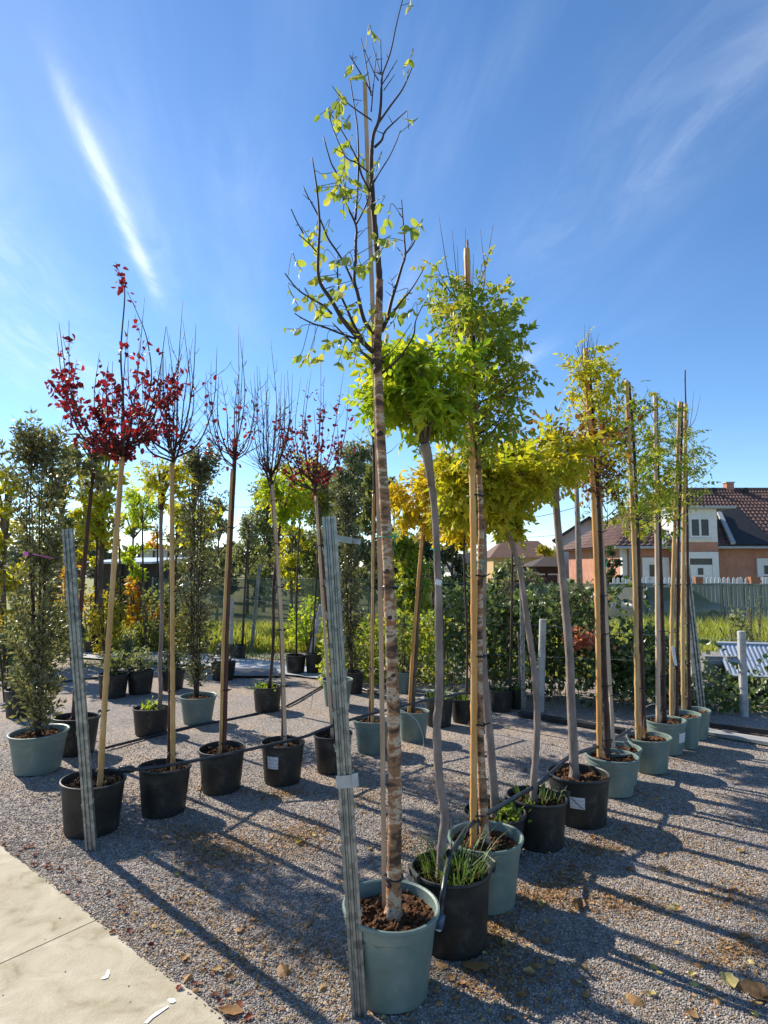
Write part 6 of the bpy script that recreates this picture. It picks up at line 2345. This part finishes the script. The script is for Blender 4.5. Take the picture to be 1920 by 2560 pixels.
for (a, b) in (((1797, 1284), (1832, 1361)), ((1681, 1284), (1657, 1365))):
    qa, qb = on_roof(a[0], a[1], .16), on_roof(b[0], b[1], .16)
    s = Vector((.11, 0, 0))
    MB().quad_slab(qa - s, qa + s, qb + s, qb - s, .12).build('barge_board', M['grey_trim'], roof)
pl = [on_roof(x, y, .14) for x, y in ((1799, 1270), (1836, 1264), (1925, 1345), (1972, 1361), (1836, 1361))]
nn = (eR - eL).cross(rL - eL).normalized() * .05
MB().add(pl + [q - nn for q in pl], [(4, 3, 2, 1, 0), (5, 6, 7, 8, 9)] + [(i, (i + 1) % 5, 5 + (i + 1) % 5, 5 + i) for i in range(5)]).build('black_roofing', M['dark_roof'], roof)
MB().tube([Vector((xl + .25, -.45, ze - .1)), Vector((xl + .35, -.06, ze - .5)), Vector((xl + .35, -.06, .1))], .05, 6).build('downpipe', M['grey_trim'], T)
box2('corner_strip', xl - .01, xl + .22, -.015, .3, 0, ze - .01, 'render_wall')


def gable_house(label, px_l, px_r, py_e, px_a, py_a, Y, dep, wallm, roofm, over=.5, win=()):
    a, b, ap = P(px_l, py_e, Y), P(px_r, py_e, Y), P(px_a, py_a, Y)
    o = Vector(((a.x + b.x) / 2, Y, gz(Y)))
    T = thing('gable_house', label, 'house', o, 'houses beyond the picket fence')
    T.rotation_euler = (0, 0, -math.atan2(o.x, o.y))
    xl, xr, ze, za = a.x - o.x, b.x - o.x, a.z - o.z, ap.z - o.z
    xa = ap.x - o.x
    k = (za - ze) / (xa - xl)
    V = [(xl + over, 0, 0), (xr - over, 0, 0), (xr - over, 0, ze + k * over * .6), (xa, 0, za - .12), (xl + over, 0, ze + k * over * .6)]
    V2 = [(x, dep, z) for x, y, z in V]
    MB().add(V + V2, [(0, 1, 2, 3, 4), (9, 8, 7, 6, 5)] + [(i, i + 5, (i + 1) % 5 + 5, (i + 1) % 5) for i in range(5)]).build('wall', M[wallm], T)
    for (x0, z0) in ((xl, ze), (xr, ze)):
        q = [Vector((x0, -.5, z0)), Vector((xa, -.5, za)), Vector((xa, dep + .5, za)), Vector((x0, dep + .5, z0))]
        if x0 > xa:
            q = [q[1], q[0], q[3], q[2]]
        MB().quad_slab(q[0], q[3], q[2], q[1], -.18).build('roof', M[roofm], T)
    for (wx0, wx1, wy0, wy1) in win:
        c0, c1 = P(wx0, wy0, Y) - o, P(wx1, wy1, Y) - o
        fr = MB().box(((c0.x + c1.x) / 2, -.02, (c0.z + c1.z) / 2), (c1.x - c0.x, .06, c0.z - c1.z)).build('window', M['white_paint'], T)
        MB().box(((c0.x + c1.x) / 2, -.055, (c0.z + c1.z) / 2), ((c1.x - c0.x) * .8, .02, (c0.z - c1.z) * .8)).build('pane', M['glass'], fr)
    return T


gable_house('pale rendered gable house with dark roof edge behind the utility pole', 1383, 1562, 1350, 1473, 1291, 45, 11, 'render_wall', 'dark_wood')


def hip_house(label, px0, px1, py_e, rx0, rx1, py_r, Y, dep, wallm, roofm):
    a, b, r0, r1 = P(px0, py_e, Y), P(px1, py_e, Y), P(rx0, py_r, Y + dep / 2), P(rx1, py_r, Y + dep / 2)
    o = Vector(((a.x + b.x) / 2, Y, gz(Y)))
    T = thing('hip_house', label, 'house', o, 'houses beyond the picket fence')
    a, b, r0, r1 = a - o, b - o, r0 - o, r1 - o
    r1.z = r0.z
    MB().box(((a.x + b.x) / 2, dep / 2, a.z / 2), (b.x - a.x - .8, dep - .8, a.z)).build('wall', M[wallm], T)
    c, d_ = Vector((b.x, dep, b.z)), Vector((a.x, dep, a.z))
    MB().add([a, b, c, d_, r0, r1], [(0, 1, 5, 4), (1, 2, 5), (2, 3, 4, 5), (3, 0, 4), (3, 2, 1, 0)]).build('roof', M[roofm], T)
    w0 = (b.x - a.x)
    for t in (.3, .62):
        fr = MB().box((a.x + w0 * t, .37, a.z * .55), (.9, .08, 1.0)).build('window', M['white_paint'], T)
        MB().box((a.x + w0 * t, .32, a.z * .55), (.7, .03, .8)).build('pane', M['glass'], fr)
    return T


hip_house('low ochre house with broad brown roof left of the utility pole', 1225, 1398, 1394, 1255, 1345, 1352, 62, 9, 'ochre_wall', 'brown_roof')
hip_house('small dark-roofed outbuilding before the ochre house', 1330, 1415, 1416, 1362, 1400, 1392, 42, 5, 'dark_wood', 'dark_wood')
hip_house('slate-roofed house glimpsed behind the golden crowns', 1120, 1200, 1420, 1150, 1180, 1385, 48, 8, 'render_wall', 'dark_roof')

# sheds at the left
def shed(label, px0, px1, py_r, py_b, Y, roofm, wallm, dep=6.0):
    a, b = P(px0, py_r, Y), P(px1, py_r, Y)
    o = Vector(((a.x + b.x) / 2, Y, gz(Y)))
    T = thing('shed', label, 'shed', o, 'sheds beyond the autumn shrubs')
    w, hgt = b.x - a.x, a.z - o.z
    MB().box((0, dep / 2, (hgt - .12) / 2), (w - .8, dep - .6, hgt - .12)).build('wall', M[wallm], T)
    MB().quad_slab((-w / 2, -.2, hgt - .05), (w / 2, -.2, hgt - .05), (w / 2, dep, hgt + .25), (-w / 2, dep, hgt + .25), .1).build('roof', M[roofm], T)
    k = int(w / 1.6)
    for i in range(k + 1):
        MB().box((-w / 2 + .5 + i * (w - 1.0) / k, .24, hgt / 2 - .1), (.14, .14, hgt - .2)).build('post', M['dark_wood'], T)


shed('dark open shed with pale flat roof behind the autumn shrubs', 212, 384, 1402, 1440, 32, 'panel_white', 'dark_wood')
shed('long low building with bright white roof on the skyline', 332, 470, 1372, 1390, 58, 'white_paint', 'render_wall', 12)

# utility pole, lamp and wires
A_ = P(1441, 1450, 28)
top = P(1440, 1188, 28)
A_.z = gz(28)
T = thing('utility_pole', 'grey utility pole with a small lamp in front of the gable house', 'pole', A_)
MB().tube([Vector((.15, 0, -.1)), Vector((0, 0, top.z - A_.z)) + Vector((top.x - A_.x, 0, 0))], [.16, .10], 10).build('pole', M['grey_bark'], T, smooth=True)
q = P(1440, 1206, 28) - A_
MB().tube([q, q + Vector((.12, -.05, .04)), q + Vector((.3, -.1, .03))], .02, 6).build('lamp_arm', M['wire'], T)
MB().tube([q + Vector((.26, -.1, .03)), q + Vector((.32, -.12, .0)), q + Vector((.42, -.15, -.03)), q + Vector((.46, -.16, -.03))], [.04, .09, .09, .03], 8).build('lamp_head', M['grey_trim'], T)
for z in (-.1, -.5):
    MB().box(top - A_ + Vector((0, -.06, z)), (.5, .05, .05)).build('crossarm', M['wire'], T)
for k, (a, b, sag, lab) in enumerate([((1440, 1196, 28), (2000, 1228, 30), .35, 'power line from the utility pole towards the brick house'), ((1440, 1194, 28), (400, 1262, 40), .6, 'power line from the utility pole across the yard'),
                                     ((1440, 1268, 28), (1200, 1302, 30), .2, 'lower line sagging left from the utility pole'), ((1440, 1332, 60), (1150, 1342, 62), .3, 'distant line above the ochre house')]):
    a, b = P(*a), P(*b)
    pts = [a.lerp(b, t) - Vector((0, 0, sag * 4 * t * (1 - t))) for t in np.linspace(0, 1, 15)]
    wire(pts, .016 if k < 3 else .025, lab, 'black_tie', 'overhead lines', 'power_line', 'power line')

# parked car behind the netting
M['car_paint'] = mat('silver_paint', [(.30, .31, .33), (.36, .37, .39)], rough=.3, metal=.5, scale=2)
M['tyre'] = mat('tyre_rubber', [(.015, .015, .015), (.025, .025, .025)], rough=.8)
cp = P(1668, 1500, 23.2)
cp.z = gz(23)
T = thing('parked_car', 'silver hatchback parked behind the green netting', 'car', cp)
T.rotation_euler = (0, 0, math.radians(200))
sec = [(-2.0, .35, .62, .70), (-1.9, .30, .80, .82), (-1.2, .25, .92, .86), (-.4, .25, .95, .87), (.8, .25, .98, .87), (1.6, .25, 1.0, .85), (1.95, .32, .92, .78), (2.0, .4, .7, .7)]
V, F = [], []
for (x, z0, z1, w) in sec:
    V += [(x, -w, z0), (x, -w - .02, (z0 + z1) / 2), (x, -w + .06, z1), (x, w - .06, z1), (x, w + .02, (z0 + z1) / 2), (x, w, z0)]
for i in range(len(sec) - 1):
    for k in range(6):
        F.append((i * 6 + k, i * 6 + (k + 1) % 6, i * 6 + 6 + (k + 1) % 6, i * 6 + 6 + k))
F += [tuple(range(6))[::-1], tuple(len(V) - 6 + k for k in range(6))]
MB().add(V, F).build('body', M['car_paint'], T, smooth=True)
cabv = [(-1.15, -.78, .92), (1.75, -.76, .98), (1.45, -.58, 1.44), (-.35, -.58, 1.46), (-1.15, .78, .92), (1.75, .76, .98), (1.45, .58, 1.44), (-.35, .58, 1.46)]
MB().add(cabv, [(0, 1, 2, 3), (7, 6, 5, 4), (0, 3, 7, 4), (1, 5, 6, 2)]).build('windows', M['glass'], T)
MB().quad_slab((-.36, -.60, 1.475), (1.47, -.60, 1.455), (1.47, .60, 1.455), (-.36, .60, 1.475), .03).build('roof_panel', M['car_paint'], T)
for s in (-1, 1):
    for (a, b) in (((-1.15, .79, .92), (-.35, .59, 1.46)), ((.35, .77, .95), (.45, .59, 1.45)), ((1.75, .77, .98), (1.45, .59, 1.44))):
        MB().tube([Vector((a[0], a[1] * s, a[2])), Vector((b[0], b[1] * s, b[2]))], .035, 6).build('pillar', M['car_paint'], T)
    for x in (-1.25, 1.25):
        wh = MB().tube([Vector((x, s * .70, .31)), Vector((x, s * .90, .31))], .31, 18).build('wheel', M['tyre'], T)
        MB().tube([Vector((x, s * .895, .31)), Vector((x, s * .912, .31))], .19, 14).build('rim', M['grey_trim'], wh)
    MB().tube([Vector((-1.93, s * .55, .68)), Vector((-2.02, s * .5, .66))], [.14, .10], 10).build('headlight', M['white_plastic'], T)
    MB().box((-.95, s * .95, 1.0), (.12, .16, .1)).build('mirror', M['car_paint'], T)

# ------------------------------------------------------------------ fallen leaves
def curled(seed):
    r = random.Random(seed)
    V, F = [], []
    nu, nv = 5, 7
    bend, roll = r.uniform(.1, .5), r.uniform(.2, .7)
    for j in range(nv):
        v = j / (nv - 1)
        w = .38 * math.sin(math.pi * min(1, v * .92 + .06)) ** .75
        for i in range(nu):
            u = i / (nu - 1) * 2 - 1
            ww = w * (1 + .16 * math.sin(j * 2.1 + seed) * abs(u))
            V.append((u * ww, v - .5, abs(u) ** 1.6 * roll * ww + bend * (v - .5) ** 2 + .02 * r.random()))
    for j in range(nv - 1):
        for i in range(nu - 1):
            a = j * nu + i
            F += [(a, a + 1, a + nu + 1), (a, a + nu + 1, a + nu)]
    o = len(V)
    V += [(-.01, -.5, .02), (.01, -.5, .02), (0, -.85, .10)]
    F += [(o, o + 1, o + 2)]
    return np.array(V), F


CURL = [curled(k) for k in range(7)]
FM = {}


def fallen(px, py, size, material, label, group=None, tilt=None, rz=None, z=0.0):
    q = G(px, py)
    k = RN.randrange(7)
    key = (k, material)
    if key not in FM:
        me = bpy.data.meshes.new('fallen_leaf')
        me.from_pydata([tuple(v) for v in CURL[k][0]], [], CURL[k][1])
        me.materials.append(LM[material])
        FM[key] = me
    o = bpy.data.objects.new('fallen_leaf', FM[key])
    sc.collection.objects.link(o)
    g = .024 if on_slab(q.x, q.y) else hz(q.x, q.y) + .007
    o.location = (q.x, q.y, g + z)
    o.scale = (size, size, size)
    tl = tilt or (RN.uniform(-.25, .25), RN.uniform(-.25, .25))
    if RN.random() < .45:
        tl = (tl[0] + math.pi, tl[1])
        o.location.z += size * .16
    o.rotation_euler = (tl[0], tl[1], RN.uniform(0, 6.28) if rz is None else rz)
    return tag(o, label, 'leaf', group)


for a in [((1592, 2512), .085, 'dry', 'large curled tan leaf lying clear on the gravel beside the small yellow leaf'), ((1629, 2494), .036, 'dry_yellow', 'small bright yellow leaf next to the large curled tan leaf'),
          ((746, 2110), .075, 'dry_yellow', 'long pale yellow-green leaf on the gravel left of the front steel post'), ((1660, 2178), .075, 'dry', 'folded brown leaf across the thin stem shadows'),
          ((1574, 2172), .06, 'dry', 'dark brown leaf beside the folded one'), ((1448, 2268), .085, 'dry', 'pale tan leaf at the tip of a pot shadow'), ((1190, 2425), .13, 'dry', 'broad flat brown leaf in the shade of the front pots'),
          ((1105, 2420), .06, 'dry', 'tan leaf next to the broad flat brown leaf'), ((1685, 2272), .06, 'dry_yellow', 'pale yellow leaf between the long stem shadows on the right'), ((1823, 2462), .085, 'dry_yellow', 'crumpled yellow leaf near the right edge'),
          ((1888, 2490), .11, 'dry', 'big tan leaf cut by the right edge of the ground shadow'), ((578, 2535), .085, 'dry', 'crumpled tan leaf beside the concrete edge'), ((1484, 2098), .055, 'dry', 'upright brown leaf leaning in front of the crossed-label pot'),
          ((708, 2432), .075, 'dry', 'tan leaf cluster on the gravel left of the front pot'), ((960, 2082), .05, 'dry', 'brown leaf behind the front pot'), ((958, 2095), .045, 'dry', 'curled brown leaf just before the other behind the front pot'),
          ((1352, 2262), .055, 'dry_yellow', 'yellow leaf on the sunlit strip between two pot shadows'), ((1420, 2062), .04, 'dry_yellow', 'small yellow leaf near the black pot with handles')]:
    fallen(a[0][0], a[0][1], a[1], a[2], a[3])


def spot():
    while True:
        u = RN.random()
        if u < .60:
            px, py = RN.uniform(1000, 1920), RN.uniform(1880, 2550) ** 1.0
        elif u < .85:
            px, py = RN.uniform(330, 1000), RN.uniform(1960, 2550)
        else:
            px, py = RN.uniform(-20, 1900), RN.uniform(1800, 1960)
        q = G(px, py)
        if on_slab(q.x, q.y, -.02):
            continue
        return px, py


PLACES = [((980, 2480), 'the front green pot'), ((1134, 2356), 'the grassy black pot'), ((1216, 2256), 'the second green pot'), ((1346, 2108), 'the black pot with handles'), ((1451, 2050), 'the crossed-label pot'), ((1532, 1980), 'the orange-caned tree'),
          ((1667, 1880), 'the far green pots'), ((229, 2082), 'the leaning left post'), ((409, 2028), 'the second red-row pot'), ((553, 1973), 'the third red-row pot'), ((706, 1952), 'the labelled red-row pot'), ((832, 1924), 'the fifth red-row pot'),
          ((1800, 2200), 'the long stem shadows'), ((1750, 2450), 'the large curled tan leaf'), ((560, 2300), 'the broad left shadow'), ((1033, 1850), 'the golden tree'), ((500, 2480), 'the concrete edge'), ((1600, 2130), 'the folded brown leaf')]


def near(px, py):
    q = G(px, py)
    return min(PLACES, key=lambda a: (G(*a[0]) - q).length)[1]


for k in range(190):
    px, py = spot()
    mtl = RN.choice(('dry', 'dry', 'dry', 'dry_yellow'))
    if mtl == 'dry':
        s_ = RN.uniform(.022, .05)
        fallen(px, py, s_, 'dry', '%s dry brown fallen leaf on the gravel near %s' % ('small' if s_ < .036 else 'larger', near(px, py)), 'dry brown leaves scattered on the gravel')
    else:
        fallen(px, py, RN.uniform(.02, .042), 'dry_yellow', 'faded yellow fallen leaf on the gravel near ' + near(px, py), 'faded yellow leaves scattered on the gravel')
for k in range(46):
    t = RN.uniform(.0, 2.6)
    q = e0 + ed * (jt - 1.3 + t) - en * RN.uniform(-.015, .16) ** 1
    fallen_px = q
    key = (k % 7, 'dry_red')
    if key not in FM:
        me = bpy.data.meshes.new('fallen_leaf')
        me.from_pydata([tuple(v) for v in CURL[k % 7][0]], [], CURL[k % 7][1])
        me.materials.append(LM['dry_red'])
        FM[key] = me
    o = bpy.data.objects.new('fallen_leaf', FM[key])
    sc.collection.objects.link(o)
    s = RN.uniform(.018, .04)
    o.location = (q.x, q.y, (.024 if on_slab(q.x, q.y) else hz(q.x, q.y) + .006))
    o.scale = (s, s, s)
    o.rotation_euler = (RN.uniform(-.3, .3), RN.uniform(-.3, .3), RN.uniform(0, 6.28))
    tag(o, 'dark red fallen leaf lying along the concrete edge', 'leaf', 'dark red leaves along the concrete edge')

# crumbled leaf litter in drifts
LITTER = [((560, 2130), (110, 40), 700), ((760, 2090), (70, 40), 420), ((470, 2090), (60, 20), 200), ((700, 1985), (60, 12), 200), ((1000, 2110), (60, 30), 200), ((1330, 2240), (90, 26), 320), ((1420, 2200), (60, 40), 240), ((1240, 2340), (60, 40), 300),
          ((1560, 2260), (90, 30), 240), ((1500, 2120), (60, 20), 200), ((1620, 1900), (80, 16), 180), ((1830, 2240), (80, 40), 200), ((1850, 2380), (70, 40), 200), ((1250, 2450), (100, 50), 260), ((850, 2420), (200, 80), 240), ((620, 2350), (160, 90), 260),
          ((1700, 2100), (160, 70), 320), ((420, 2260), (130, 60), 260), ((300, 1990), (120, 20), 120), ((1120, 1960), (120, 40), 260), ((900, 2000), (80, 30), 200)]
pos = []
for (c, s, n) in LITTER:
    for i in range(int(n * 2.1)):
        q = G(c[0] + RN.gauss(0, s[0] * .7), c[1] + RN.gauss(0, s[1] * .7))
        if not on_slab(q.x, q.y, -.01):
            pos.append((q.x, q.y, hz(q.x, q.y) + RN.uniform(.003, .010)))
for i in range(3600):
    q = G(RN.uniform(0, 1920), RN.uniform(1800, 2560))
    if not on_slab(q.x, q.y, .0):
        pos.append((q.x, q.y, hz(q.x, q.y) + RN.uniform(.003, .010)))
n = len(pos)
d_ = unit(n) * np.array([1, 1, .25])
V, F, rn = joined(tri_leaf(.32, .12, .15), frames(pos, d_, NR.uniform(.007, .024, n), np.array([[0, 0, 1.0]] * n) + NR.normal(0, .35, (n, 3))))
tag(link('leaf_litter', np_mesh('leaf_litter', V, F, rn), LM['dry']), 'drifts of crumbled orange-brown leaf litter on the gravel', 'leaf litter', kind='stuff')
